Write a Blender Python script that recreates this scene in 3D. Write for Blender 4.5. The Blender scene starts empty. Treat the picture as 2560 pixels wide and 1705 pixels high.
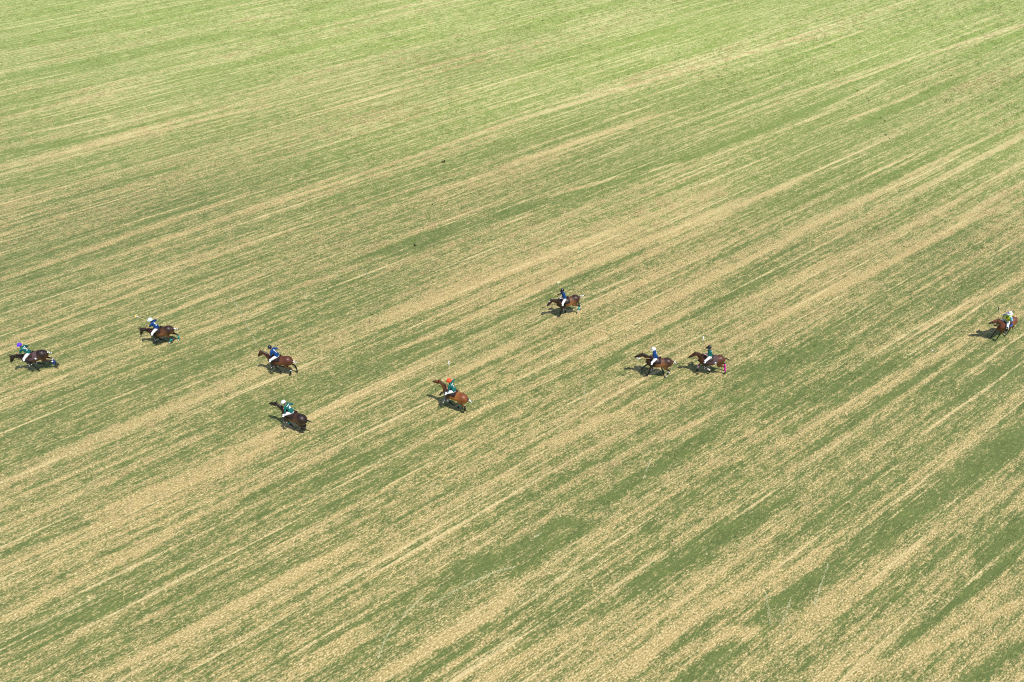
import bpy, bmesh, math, random
import numpy as np
from mathutils import Vector, Matrix, Euler
from mathutils.bvhtree import BVHTree

random.seed(7)
RNG = np.random.default_rng(11)
SC = bpy.context.scene
COL = SC.collection
rad = math.radians

# ------------------------------------------------------------------ camera
IMG_W, IMG_H = 2560.0, 1705.0
FOCAL = 1850.0                    # in pixels of the photograph
PITCH = rad(43.4)
CAM_H = 34.4
cam_data = bpy.data.cameras.new('camera')
cam = bpy.data.objects.new('camera', cam_data)
COL.objects.link(cam)
cam_data.sensor_width = 36.0
cam_data.lens = 36.0 * FOCAL / IMG_W
cam_data.clip_end = 6000
cam.location = (0, 0, CAM_H)
cam.rotation_euler = (math.pi / 2 - PITCH, 0, 0)
SC.camera = cam

# ------------------------------------------------------------------ light
SUN_ELEV = rad(66.5)
SUN_DIR = Vector((0.73 * math.cos(SUN_ELEV), -0.68 * math.cos(SUN_ELEV), math.sin(SUN_ELEV))).normalized()
sun_data = bpy.data.lights.new('sun', 'SUN')
sun_data.energy = 4.4
sun_data.angle = rad(0.55)
sun_data.color = (1.0, 0.955, 0.87)
sun = bpy.data.objects.new('sun', sun_data)
COL.objects.link(sun)
sun.rotation_euler = (-SUN_DIR).to_track_quat('-Z', 'Y').to_euler()
sun.location = SUN_DIR * 200

world = bpy.data.worlds.new('World')
SC.world = world
world.use_nodes = True
wn = world.node_tree.nodes
sky = wn.new('ShaderNodeTexSky')
sky.sky_type = 'NISHITA'
sky.sun_disc = False
sky.sun_elevation = SUN_ELEV
sky.sun_rotation = math.atan2(SUN_DIR.x, SUN_DIR.y)
bg = wn['Background']
bg.inputs['Strength'].default_value = 0.12
world.node_tree.links.new(sky.outputs['Color'], bg.inputs['Color'])

SC.view_settings.view_transform = 'Standard'
SC.view_settings.look = 'None'
SC.view_settings.gamma = 1
SC.view_settings.use_curve_mapping = False
SC.view_settings.exposure = 0.25
SC.cycles.use_denoising = False        # keep the grain of the turf
SC.cycles.filter_width = 1.1

# ------------------------------------------------------------------ pixel <-> place
CP, SP = math.cos(PITCH), math.sin(PITCH)
def ray(px, py):
    dx = (px - IMG_W / 2) / FOCAL
    dy = (IMG_H / 2 - py) / FOCAL
    return Vector((dx, CP + dy * SP, -SP + dy * CP))
def at(px, py, z=0.0):
    d = ray(px, py)
    t = (z - CAM_H) / d.z
    return Vector((0, 0, CAM_H)) + d * t
def proj(p):
    q = Vector(p) - Vector((0, 0, CAM_H))
    depth = q.y * CP - q.z * SP
    up = q.y * SP + q.z * CP
    return (IMG_W / 2 + FOCAL * q.x / depth, IMG_H / 2 - FOCAL * up / depth)
CENTRE = Vector((0, 0, 0))

# ------------------------------------------------------------------ materials
MATS = {}
def rgb(c):
    return (c[0], c[1], c[2], 1.0)
def mat(name, color, rough=0.7, var=0.18, scale=18.0, spec=0.4, bump=0.0, sheen=0.0, coat=0.0):
    if name in MATS:
        return MATS[name]
    m = bpy.data.materials.new(name)
    m.use_nodes = True
    nt = m.node_tree
    b = nt.nodes['Principled BSDF']
    tc = nt.nodes.new('ShaderNodeTexCoord')
    nz = nt.nodes.new('ShaderNodeTexNoise')
    nz.inputs['Scale'].default_value = scale
    nz.inputs['Detail'].default_value = 5
    nt.links.new(tc.outputs['Object'], nz.inputs['Vector'])
    mx = nt.nodes.new('ShaderNodeMix')
    mx.data_type = 'RGBA'
    mx.inputs[6].default_value = rgb([max(0, c * (1 - var)) for c in color])
    mx.inputs[7].default_value = rgb([min(1, c * (1 + var)) for c in color])
    nt.links.new(nz.outputs['Fac'], mx.inputs[0])
    nt.links.new(mx.outputs[2], b.inputs['Base Color'])
    b.inputs['Roughness'].default_value = rough
    b.inputs['Specular IOR Level'].default_value = spec
    b.inputs['Sheen Weight'].default_value = sheen
    b.inputs['Coat Weight'].default_value = coat
    if bump:
        bp = nt.nodes.new('ShaderNodeBump')
        bp.inputs['Strength'].default_value = bump
        bp.inputs['Distance'].default_value = 0.01
        nt.links.new(nz.outputs['Fac'], bp.inputs['Height'])
        nt.links.new(bp.outputs['Normal'], b.inputs['Normal'])
    MATS[name] = m
    return m

def coat_mat(name, base, light, dark, rough=0.46):
    """horse hair: base coat, paler flank, black points, white markings (mesh attribute 'coat_marks')"""
    m = bpy.data.materials.new(name)
    m.use_nodes = True
    nt = m.node_tree
    N, L = nt.nodes, nt.links
    b = N['Principled BSDF']
    at_ = N.new('ShaderNodeAttribute'); at_.attribute_name = 'coat_marks'
    sp = N.new('ShaderNodeSeparateColor')
    L.new(at_.outputs['Color'], sp.inputs[0])
    tc = N.new('ShaderNodeTexCoord')
    nz = N.new('ShaderNodeTexNoise'); nz.inputs['Scale'].default_value = 5.0; nz.inputs['Detail'].default_value = 6
    L.new(tc.outputs['Object'], nz.inputs['Vector'])
    ad = N.new('ShaderNodeMath'); ad.operation = 'MULTIPLY_ADD'
    L.new(nz.outputs['Fac'], ad.inputs[0]); ad.inputs[1].default_value = 0.9
    su = N.new('ShaderNodeMath'); su.operation = 'SUBTRACT'
    L.new(sp.outputs[2], su.inputs[0]); su.inputs[1].default_value = 0.45
    L.new(su.outputs[0], ad.inputs[2]); ad.use_clamp = True
    def mix(f, a, c):
        x = N.new('ShaderNodeMix'); x.data_type = 'RGBA'
        L.new(f, x.inputs[0])
        if isinstance(a, tuple): x.inputs[6].default_value = a
        else: L.new(a, x.inputs[6])
        x.inputs[7].default_value = c
        return x.outputs[2]
    c = mix(ad.outputs[0], rgb(base), rgb(light))
    c = mix(sp.outputs[0], c, rgb(dark))
    c = mix(sp.outputs[1], c, (0.78, 0.75, 0.70, 1))
    L.new(c, b.inputs['Base Color'])
    b.inputs['Roughness'].default_value = rough
    b.inputs['Specular IOR Level'].default_value = 0.42
    b.inputs['Sheen Weight'].default_value = 0.0
    f = N.new('ShaderNodeTexNoise'); f.inputs['Scale'].default_value = 5; f.inputs['Detail'].default_value = 2
    L.new(tc.outputs['Object'], f.inputs['Vector'])
    bp = N.new('ShaderNodeBump'); bp.inputs['Strength'].default_value = 0.35; bp.inputs['Distance'].default_value = 0.03
    L.new(f.outputs['Fac'], bp.inputs['Height']); L.new(bp.outputs['Normal'], b.inputs['Normal'])
    return m

M_TEAL = mat('teal_jersey_cloth', (0.004, 0.105, 0.095), 0.75, 0.25, 14, 0.25, 0.5)
M_NAVY = mat('navy_jersey_cloth', (0.003, 0.040, 0.165), 0.75, 0.25, 14, 0.25, 0.5)
M_VEST = mat('hi_vis_cloth', (0.68, 0.94, 0.03), 0.7, 0.08, 14, 0.25, 0.3)
M_SHIRT = mat('pale_blue_shirt_cloth', (0.22, 0.48, 0.62), 0.8, 0.25, 9, 0.25, 0.3)
M_WHITE = mat('white_breeches_cloth', (0.80, 0.79, 0.80), 0.8, 0.06, 10, 0.3, 0.5)
M_PRINT = mat('white_print', (0.82, 0.82, 0.82), 0.7, 0.04)
M_TAPE = mat('white_tape', (0.80, 0.80, 0.80), 0.6, 0.05)
M_SKIN = mat('tanned_skin', (0.46, 0.235, 0.15), 0.55, 0.12, 20)
M_HAIR = mat('dark_hair', (0.02, 0.014, 0.01), 0.5, 0.3, 60)
M_LIP = mat('lip', (0.33, 0.12, 0.10), 0.5)
M_EYEW = mat('eye_white', (0.75, 0.73, 0.70), 0.2, 0.03)
M_EYED = mat('dark_eye', (0.012, 0.008, 0.006), 0.12, 0.1)
M_BOOT = mat('black_boot_leather', (0.014, 0.012, 0.014), 0.32, 0.3, 12, 0.5)
M_BROWNBOOT = mat('brown_boot_leather', (0.045, 0.02, 0.012), 0.35, 0.3, 12, 0.5)
M_TACK = mat('dark_tack_leather', (0.022, 0.012, 0.008), 0.4, 0.3, 20)
M_SADDLE = mat('saddle_leather', (0.026, 0.013, 0.009), 0.45, 0.35, 10, 0.4)
M_PADBROWN = mat('brown_saddle_pad', (0.085, 0.052, 0.055), 0.85, 0.15, 30, 0.2, 0.3)
M_PADDARK = mat('dark_saddle_pad', (0.018, 0.016, 0.026), 0.85, 0.2, 30, 0.2, 0.3)
M_PADBLUE = mat('blue_saddle_pad', (0.03, 0.11, 0.42), 0.85, 0.15, 30, 0.2, 0.3)
M_METAL = mat('steel', (0.62, 0.62, 0.63), 0.25, 0.05)
MATS['steel'].node_tree.nodes['Principled BSDF'].inputs['Metallic'].default_value = 0.9
M_HOOF = mat('hoof_horn', (0.035, 0.03, 0.028), 0.5, 0.3, 20)
M_HOOFPALE = mat('pale_hoof_horn', (0.42, 0.35, 0.27), 0.5, 0.2, 20)
M_BLACKHAIR = mat('black_tail_hair', (0.010, 0.009, 0.009), 0.42, 0.4, 40)
M_CANE = mat('cane', (0.68, 0.47, 0.22), 0.5, 0.12, 30)
M_CANEHEAD = mat('mallet_head_wood', (0.74, 0.52, 0.12), 0.5, 0.1, 30)
M_PALEHEAD = mat('pale_mallet_head', (0.80, 0.76, 0.45), 0.5, 0.08, 30)
M_DARKHEAD = mat('dark_mallet_head', (0.03, 0.02, 0.02), 0.5, 0.2, 30)
M_GRIP = mat('black_grip', (0.02, 0.02, 0.02), 0.8)
M_WHIPRED = mat('red_whip', (0.28, 0.05, 0.05), 0.5)
M_WHIPTEAL = mat('teal_whip', (0.02, 0.09, 0.10), 0.5)
M_BALL = mat('white_ball', (0.83, 0.83, 0.82), 0.45, 0.04, 8)
M_SOIL = mat('dark_soil', (0.030, 0.024, 0.018), 0.95, 0.5, 30, 0.1, 0.6)
M_GLOVEY = mat('yellow_elbow_guard', (0.62, 0.43, 0.03), 0.7)
M_GLOVED = mat('dark_glove', (0.015, 0.014, 0.018), 0.7)
M_GLOVEW = mat('white_glove', (0.72, 0.74, 0.80), 0.7)

# ------------------------------------------------------------------ mesh helpers
def link_mesh(name, me, material=None, parent=None):
    o = bpy.data.objects.new(name, me)
    COL.objects.link(o)
    if material: 
        me.materials.clear(); me.materials.append(material)
    if parent: o.parent = parent
    return o
def thing(name, label, cat, loc, rz=0.0, group=None):
    o = bpy.data.objects.new(name, None)
    o.empty_display_size = 0.3
    COL.objects.link(o)
    o.location = loc
    o.rotation_euler = (0, 0, rz)
    o['label'] = label; o['category'] = cat
    if group: o['group'] = group
    return o

def catmull(pts, n):
    P = [np.array(p, float) for p in pts]
    P = [2 * P[0] - P[1]] + P + [2 * P[-1] - P[-2]]
    out = []
    for i in range(1, len(P) - 2):
        for k in range(n):
            t = k / n
            a, b, c, d = P[i - 1], P[i], P[i + 1], P[i + 2]
            out.append(0.5 * ((2 * b) + (-a + c) * t + (2 * a - 5 * b + 4 * c - d) * t * t + (-a + 3 * b - 3 * c + d) * t ** 3))
    out.append(P[-2])
    return out

def loft(bm, pts, lat=(0, 1, 0), n=12, sub=3, caps=True):
    """pts: (x, y, z, ra, rb): ra is the half width along lat, rb across it"""
    pts = [p if len(p) == 5 else (*p, p[3]) for p in pts]
    C = catmull(pts, sub) if sub > 1 else [np.array(p, float) for p in pts]
    rings = []
    lat = Vector(lat).normalized()
    m = len(C)
    def frame(i):
        a = Vector(C[max(0, i - 1)][:3]); b = Vector(C[min(m - 1, i + 1)][:3])
        t = (b - a)
        if t.length < 1e-7: t = Vector((0, 0, 1))
        t.normalize()
        s = lat - t * lat.dot(t)
        if s.length < 1e-3:
            alt = Vector((1, 0, 0)) if abs(t.x) < 0.8 else Vector((0, 0, 1))
            s = alt - t * alt.dot(t)
        s.normalize()
        return t, s, t.cross(s)
    def ring(c, s, u, ra, rb):
        return [bm.verts.new(Vector(c) + s * (ra * math.cos(2 * math.pi * k / n)) + u * (rb * math.sin(2 * math.pi * k / n))) for k in range(n)]
    for i in range(m):
        t, s, u = frame(i)
        c = Vector(C[i][:3]); ra, rb = max(C[i][3], 1e-3), max(C[i][4], 1e-3)
        if caps and i == 0:
            r = min(ra, rb)
            rings.append(ring(c - t * r * 0.55, s, u, ra * 0.35, rb * 0.35))
            rings.append(ring(c - t * r * 0.35, s, u, ra * 0.75, rb * 0.75))
        rings.append(ring(c, s, u, ra, rb))
        if caps and i == m - 1:
            r = min(ra, rb)
            rings.append(ring(c + t * r * 0.35, s, u, ra * 0.75, rb * 0.75))
            rings.append(ring(c + t * r * 0.55, s, u, ra * 0.35, rb * 0.35))
    for a, b in zip(rings, rings[1:]):
        for k in range(n):
            bm.faces.new((a[k], a[(k + 1) % n], b[(k + 1) % n], b[k]))
    bm.faces.new(list(reversed(rings[0]))); bm.faces.new(rings[-1])

def ball(bm, c, r, seg=12, rings=8):
    if not hasattr(r, '__len__'): r = (r, r, r)
    M = Matrix.Translation(c) @ Matrix.Diagonal((*r, 1))
    bmesh.ops.create_uvsphere(bm, u_segments=seg, v_segments=rings, radius=1, matrix=M)
def box(bm, c, d, rot=None):
    M = Matrix.Translation(c) @ ((rot or Matrix.Identity(3)).to_4x4()) @ Matrix.Diagonal((*d, 1))
    bmesh.ops.create_cube(bm, size=1, matrix=M)

def finish(name, bm, material, parent=None, voxel=None, smooth=3, flat=False):
    bmesh.ops.recalc_face_normals(bm, faces=bm.faces)
    me = bpy.data.meshes.new(name)
    bm.to_mesh(me); bm.free()
    if voxel:
        o = bpy.data.objects.new('tmp', me); COL.objects.link(o)
        md = o.modifiers.new('r', 'REMESH'); md.mode = 'VOXEL'; md.voxel_size = voxel
        if smooth:
            s = o.modifiers.new('s', 'SMOOTH'); s.factor = 0.5; s.iterations = smooth
        dg = bpy.context.evaluated_depsgraph_get()
        me2 = bpy.data.meshes.new_from_object(o.evaluated_get(dg))
        bpy.data.objects.remove(o); bpy.data.meshes.remove(me)
        me = me2; me.name = name
    if not flat:
        me.polygons.foreach_set('use_smooth', [True] * len(me.polygons))
    return link_mesh(name, me, material, parent)

def tube(bm, pts, r, n=8, sub=1, lat=(0.13, 0.9, 0.21)):
    loft(bm, [(*p, r, r) for p in pts], lat=lat, n=n, sub=sub)

# ------------------------------------------------------------------ horse
# trunk stations: x, z centre, half width, half height (horse standing 1.55 m at the withers)
TRUNK = [(-0.82, 1.25, 0.14, 0.16), (-0.72, 1.24, 0.25, 0.27), (-0.54, 1.23, 0.305, 0.33), (-0.28, 1.21, 0.285, 0.305),
         (-0.02, 1.16, 0.31, 0.335), (0.24, 1.145, 0.30, 0.35), (0.44, 1.175, 0.26, 0.355), (0.60, 1.20, 0.225, 0.31),
         (0.72, 1.20, 0.15, 0.20)]
def trunk_sec(x):
    X = [t[0] for t in TRUNK]
    return tuple(np.interp(x, X, [t[k] for t in TRUNK]) for k in (1, 2, 3))
def D(a):
    return Vector((math.sin(rad(a)), 0, -math.cos(rad(a))))

def front_leg(a, side, T):
    p0 = T(Vector((0.54, side * 0.13, 1.26))); e = T(Vector((0.44, side * 0.155, 0.97)))
    k = e + D(a[0]) * 0.43; f = k + D(a[1]) * 0.30; h = f + D(a[2]) * 0.125; b = h + D(a[2] * 0.6) * 0.085
    return dict(p0=p0, e=e, k=k, f=f, h=h, b=b)
def hind_leg(a, side, T):
    p0 = T(Vector((-0.54, side * 0.13, 1.22))); s = p0 + D(a[0]) * 0.34; s.y = side * 0.165
    k = s + D(a[1]) * 0.45; k.y = side * 0.14; f = k + D(a[2]) * 0.37; h = f + D(a[3]) * 0.125; b = h + D(a[3] * 0.6) * 0.085
    return dict(p0=p0, e=s, k=k, f=f, h=h, b=b)

def make_horse(cfg):
    pitch = rad(cfg.get('pitch', 0))
    piv = Vector((0, 0, 1.2))
    R = Matrix.Rotation(pitch, 3, 'Y')
    lift = [0.0]
    def T0(p): return R @ (Vector(p) - piv) + piv
    legs0 = [front_leg(cfg['FL'], 1, T0), front_leg(cfg['FR'], -1, T0), hind_leg(cfg['HL'], 1, T0), hind_leg(cfg['HR'], -1, T0)]
    low = min(l['b'].z for l in legs0)
    lift = Vector((0, 0, -low + 0.012 + cfg.get('air', 0)))
    def T(p): return T0(p) + lift
    legs = [front_leg(cfg['FL'], 1, T), front_leg(cfg['FR'], -1, T), hind_leg(cfg['HL'], 1, T), hind_leg(cfg['HR'], -1, T)]
    na, ha = rad(cfg['neck']), rad(cfg['head'])
    turn = rad(cfg.get('turn', 0))
    nb = T(Vector((0.52, 0, 1.30)))
    nd = Vector((math.cos(na) * math.cos(turn), math.cos(na) * math.sin(turn), math.sin(na)))
    poll = nb + nd * 0.74
    hd = Vector((math.cos(ha) * math.cos(turn * 1.3), math.cos(ha) * math.sin(turn * 1.3), -math.sin(ha)))
    side = Vector((0, 0, 1)).cross(hd).normalized()
    hup = hd.cross(side).normalized()             # forehead side of the head
    nose = poll + hd * 0.55
    tail = T(Vector((-0.85, 0, 1.35)))
    K = dict(poll=poll + hup * 0.07, nose=nose, tail=tail, T=T, legs=legs, hd=hd, side=side, hup=hup, nd=nd, nb=nb, lift=lift)
    return K

def build_horse(cfg, K, root, coat):
    T, legs, hd, side, hup, nd, nb = (K[k] for k in ('T', 'legs', 'hd', 'side', 'hup', 'nd', 'nb'))
    poll = K['poll'] - hup * 0.07
    bm = bmesh.new()
    loft(bm, [(*T(Vector((x, 0, z))), ry, rz) for x, z, ry, rz in TRUNK], n=20)
    # croup, buttocks and withers
    for s in (1, -1):
        loft(bm, [(*T(Vector((-0.48, s * 0.12, 1.30))), 0.13, 0.17), (*T(Vector((-0.64, s * 0.125, 1.20))), 0.125, 0.17), (*T(Vector((-0.70, s * 0.12, 1.05))), 0.09, 0.12)], n=12)
        loft(bm, [(*T(Vector((0.36, s * 0.09, 1.40))), 0.09, 0.12), (*T(Vector((0.50, s * 0.13, 1.20))), 0.105, 0.14), (*T(Vector((0.56, s * 0.14, 1.04))), 0.09, 0.11)], n=12)
    loft(bm, [(*T(Vector((0.12, 0, 1.39))), 0.09, 0.09), (*T(Vector((0.34, 0, 1.46))), 0.07, 0.09), (*T(Vector((0.58, 0, 1.40))), 0.07, 0.10)], n=10)
    # neck: deep at the chest, narrow at the poll, with a crest
    c0 = T(Vector((0.50, 0, 1.24)))
    mid = nb.lerp(poll, 0.5)
    crest = nd.cross(Vector((0, 1, 0))).normalized()
    if crest.z < 0: crest = -crest
    loft(bm, [(*c0, 0.17, 0.27), (*nb.lerp(poll, 0.22), 0.135, 0.215), (*(mid + crest * 0.02), 0.105, 0.165), (*(nb.lerp(poll, 0.8) + crest * 0.015), 0.088, 0.13), (*poll, 0.078, 0.105)], n=16)
    # head
    def hp(t, d, w, h): return (*(poll + hd * t + hup * d), w, h)
    loft(bm, [hp(-0.02, -0.01, 0.075, 0.09), hp(0.10, -0.02, 0.098, 0.125), hp(0.20, -0.025, 0.092, 0.125), hp(0.32, -0.005, 0.068, 0.092), hp(0.44, 0.0, 0.054, 0.070), hp(0.51, -0.005, 0.057, 0.066), hp(0.56, -0.02, 0.046, 0.048)], lat=side, n=16)
    # legs
    for i, l in enumerate(legs):
        s = 1 if i in (0, 2) else -1
        if i < 2:
            loft(bm, [(*l['p0'], 0.075, 0.13), (*l['e'], 0.082, 0.115), (*l['e'].lerp(l['k'], 0.35), 0.064, 0.078), (*l['e'].lerp(l['k'], 0.75), 0.045, 0.05), (*l['k'], 0.047, 0.052)], n=12)
        else:
            loft(bm, [(*l['p0'], 0.12, 0.22), (*l['p0'].lerp(l['e'], 0.6), 0.115, 0.19), (*l['e'], 0.095, 0.135), (*l['e'].lerp(l['k'], 0.45), 0.065, 0.085), (*l['e'].lerp(l['k'], 0.8), 0.042, 0.056), (*l['k'], 0.045, 0.060)], n=12)
        dk = (l['f'] - l['k']).normalized()
        loft(bm, [(*l['k'], 0.046, 0.054), (*l['k'].lerp(l['f'], 0.25), 0.036, 0.041), (*l['k'].lerp(l['f'], 0.7), 0.032, 0.036), (*l['f'], 0.040, 0.045), (*l['f'].lerp(l['h'], 0.55), 0.033, 0.035), (*l['h'], 0.042, 0.045)], n=10)
    # dock of the tail
    body = finish('body', bm, coat, root, voxel=0.021, smooth=3)
    # pigment: black points, white markings, paler flank
    me = body.data
    V = np.zeros(len(me.vertices) * 3); me.vertices.foreach_get('co', V); V = V.reshape(-1, 3)
    def seg(a, b):
        a, b = np.array(a), np.array(b); ab = b - a
        t = np.clip(((V - a) @ ab) / (ab @ ab), 0, 1)
        return np.linalg.norm(V - (a + t[:, None] * ab), axis=1), t
    black = np.zeros(len(V)); white = np.zeros(len(V))
    for i, l in enumerate(legs):
        d, _ = seg(l['k'].lerp(l['e'], 0.12), l['f']); d2, _ = seg(l['f'], l['b'])
        black = np.maximum(black, np.clip((0.085 - np.minimum(d, d2)) / 0.02, 0, 1))
        if i in cfg.get('socks', ()):
            d, t = seg(l['f'].lerp(l['k'], 0.25), l['b'])
            white = np.maximum(white, np.clip((0.075 - d) / 0.015, 0, 1))
    nose = poll + hd * 0.55
    dn = np.linalg.norm(V - np.array(nose), axis=1)
    black = np.maximum(black, np.clip((0.22 - dn) / 0.14, 0, 1) * 0.9)
    dm, tm = seg(nb + crest * 0.26, poll + crest * 0.12)
    black = np.maximum(black, np.clip((0.12 - dm) / 0.05, 0, 1) * 0.8)
    if cfg.get('star'):
        c = np.array(poll + hd * 0.14 + hup * 0.10)
        white = np.maximum(white, np.clip((0.075 - np.linalg.norm(V - c, axis=1)) / 0.02, 0, 1))
    if cfg.get('blaze'):
        d, t = seg(poll + hd * 0.10 + hup * 0.10, poll + hd * 0.48 + hup * 0.07)
        white = np.maximum(white, np.clip((0.05 - d) / 0.02, 0, 1))
    fl = np.array(T(Vector((-0.16, 0, 1.04))))
    q = (V - fl) / np.array([0.40, 1.0, 0.42])
    light = np.clip(1.25 - 0.95 * np.linalg.norm(q * np.array([1, 0, 1]), axis=1), 0, 1)
    bu = np.array(T(Vector((-0.74, 0, 1.02)))); q = (V - bu) / np.array([0.22, 1, 0.26])
    light = np.maximum(light, np.clip(1.1 - np.linalg.norm(q * np.array([1, 0, 1]), axis=1), 0, 1) * 0.8)
    ca = me.color_attributes.new('coat_marks', 'FLOAT_COLOR', 'POINT')
    buf = np.ones((len(V), 4)); buf[:, 0] = black; buf[:, 1] = white; buf[:, 2] = light
    ca.data.foreach_set('color', buf.ravel())

    # ears
    for s in (1, -1):
        bm = bmesh.new()
        b0 = poll + hup * 0.07 + side * s * 0.05 - hd * 0.01
        tip = b0 + (hup * 0.85 - hd * cfg.get('ear', 0.45) + side * s * 0.18).normalized() * 0.195
        loft(bm, [(*b0, 0.026, 0.018), (*b0.lerp(tip, 0.4), 0.030, 0.020), (*tip, 0.006, 0.005)], lat=side, n=8)
        e = finish('ear', bm, coat, root)
        a = e.data.color_attributes.new('coat_marks', 'FLOAT_COLOR', 'POINT')
        a.data.foreach_set('color', [0.25, 0, 0.2, 1] * len(e.data.vertices))
    for s in (1, -1):
        bm = bmesh.new(); ball(bm, poll + hd * 0.16 + hup * 0.035 + side * s * 0.088, 0.021)
        finish('eye', bm, M_EYED, root)
        bm = bmesh.new(); ball(bm, poll + hd * 0.535 + hup * 0.015 + side * s * 0.047, (0.014, 0.010, 0.016), 8, 6)
        finish('nostril', bm, M_EYED, root)
    # hooves
    for i, l in enumerate(legs):
        bm = bmesh.new()
        d = (l['b'] - l['h']).normalized(); fw = D(math.degrees(math.atan2(d.x, -d.z)) + 90)
        loft(bm, [(*(l['h'] - d * 0.005), 0.043, 0.046), (*(l['b'] + fw * 0.02), 0.058, 0.066)], n=12, sub=1, caps=False)
        finish('hoof', bm, M_HOOFPALE if i in cfg.get('socks', ()) else M_HOOF, root)
    # leg wraps / bandages
    for i, (m_, m2, lo, hi) in cfg.get('wraps', {}).items():
        l = legs[i]
        bm = bmesh.new()
        a, b = l['k'].lerp(l['f'], lo), l['k'].lerp(l['f'], hi)
        n_ = 5
        loft(bm, [(*a.lerp(b, t), 0.047 + 0.003 * (j % 2), 0.054 + 0.003 * (j % 2)) for j, t in enumerate(np.linspace(0, 1, n_))], n=12, sub=2)
        w = finish('leg_wrap', bm, m_, root)
        if m2:
            for t in ((0.06, 0.94) if cfg.get('two_bands') else (0.06,)):
                bm = bmesh.new(); c = a.lerp(b, t); d = (b - a).normalized()
                loft(bm, [(*(c - d * 0.022), 0.053, 0.060), (*(c + d * 0.022), 0.053, 0.060)], n=12, sub=1)
                finish('wrap_band', bm, m2, w)
    # tail
    t0 = T(Vector((-0.76, 0, 1.37)))
    pts = [t0]
    if cfg.get('loose_tail'):
        bm = bmesh.new()
        loft(bm, [(*t0, 0.04, 0.04), (*(t0 + Vector((-0.13, 0, -0.04))), 0.06, 0.055), (*(t0 + Vector((-0.20, 0.01, -0.35))), 0.085, 0.075), (*(t0 + Vector((-0.26, 0.03, -0.72))), 0.07, 0.06), (*(t0 + Vector((-0.34, 0.05, -1.0))), 0.02, 0.02)], n=12)
        for k in range(14):
            y = random.uniform(-0.06, 0.06); dx = random.uniform(-0.05, 0.05)
            tube(bm, [t0 + Vector((-0.12, y * 0.4, -0.06)), t0 + Vector((-0.21 + dx, y, -0.45)), t0 + Vector((-0.30 + dx * 2, y * 1.6, -0.82)), t0 + Vector((-0.42 + dx * 4, y * 2.2, -1.08 + random.uniform(-.06, .12)))], 0.013, 5, 2)
        finish('tail', bm, M_BLACKHAIR, root)
    else:
        ang = cfg.get('tail', (5, -15, -20))          # elevation of three successive pieces
        yaw = cfg.get('tail_yaw', 0)
        Ls = (0.17, 0.15, 0.17)
        p = t0; P = [p]
        for a_, L_ in zip(ang, Ls):
            d = Vector((-math.cos(rad(a_)), math.sin(rad(yaw)), math.sin(rad(a_)))).normalized()
            p = p + d * L_; P.append(p)
        bm = bmesh.new()
        rr = [0.045, 0.042, 0.036, 0.018]
        loft(bm, [(*q_, r_, r_) for q_, r_ in zip(P, rr)], n=12, sub=4)
        tl = finish('tail', bm, M_BLACKHAIR, root)
        cen = catmull([tuple(q_) for q_ in P], 10)
        rads = np.interp(np.linspace(0, 3, len(cen)), [0, 1, 2, 3], rr)
        for f in cfg.get('tape', (0.42, 0.64, 0.86)):
            i = int(f * (len(cen) - 2)); a, b = Vector(cen[i]), Vector(cen[i + 1]); d = (b - a).normalized()
            bm = bmesh.new(); r_ = rads[i] + 0.006
            loft(bm, [(*(a - d * 0.02), r_, r_), (*(a + d * 0.02), r_, r_)], n=12, sub=1)
            finish('tail_tape', bm, M_TAPE, tl)
    # tack ------------------------------------------------------------
    def around(x, ang, off):
        z, ry, rz = trunk_sec(x)
        top = 0.05 * math.exp(-((x - 0.36) / 0.22) ** 2) * max(0, math.cos(ang)) ** 4
        return T(Vector((x, math.sin(ang) * (ry + off), z + math.cos(ang) * (rz + off + top))))
    def sheet(name, x0, x1, a1, off, material, nx=10, na_=22, thick=0.02, shape=None):
        bm = bmesh.new(); G = []
        for i in range(nx + 1):
            x = x0 + (x1 - x0) * i / nx; row = []
            for j in range(na_ + 1):
                a = -a1 + 2 * a1 * j / na_
                xx = x; o_ = off
                if shape: xx, o_ = shape(i / nx, x, a, off)
                row.append((around(xx, a, o_), around(xx, a, o_ - thick)))
            G.append(row)
        top = [[bm.verts.new(p[0]) for p in r] for r in G]; bot = [[bm.verts.new(p[1]) for p in r] for r in G]
        for i in range(nx):
            for j in range(na_):
                bm.faces.new((top[i][j], top[i + 1][j], top[i + 1][j + 1], top[i][j + 1]))
                bm.faces.new((bot[i][j], bot[i][j + 1], bot[i + 1][j + 1], bot[i + 1][j]))
        for i in range(nx):
            for j in (0, na_):
                bm.faces.new((top[i][j], top[i + 1][j], bot[i + 1][j], bot[i][j]))
        for j in range(na_):
            for i in (0, nx):
                bm.faces.new((top[i][j], top[i][j + 1], bot[i][j + 1], bot[i][j]))
        return finish(name, bm, material, root)
    pad = sheet('saddle_pad', cfg.get('pad_back', -0.10), 0.40, rad(cfg.get('pad_drop', 72)), 0.035, cfg.get('pad', M_PADDARK))
    if cfg.get('emblem'):
        # a small pale crest over a bar, on the rear lower corner of the pad
        for s in (1,):
            bm = bmesh.new()
            base = rad(cfg.get('pad_drop', 72)) - 0.14
            def P2(u, v): return around(cfg.get('pad_back', -0.20) + 0.13 + u, s * (base - v), 0.042)
            shapes = [[(-0.08, 0), (0.08, 0), (0.08, 0.05), (-0.08, 0.05)],
                      [(-0.055, 0.10), (0.045, 0.10), (0.03, 0.20), (0.06, 0.30), (0.02, 0.38), (-0.03, 0.36), (-0.02, 0.27), (-0.06, 0.20)]]
            for sh in shapes:
                bm.faces.new([bm.verts.new(P2(u, v)) for u, v in sh])
            finish('crest', bm, M_PRINT, pad)
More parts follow.
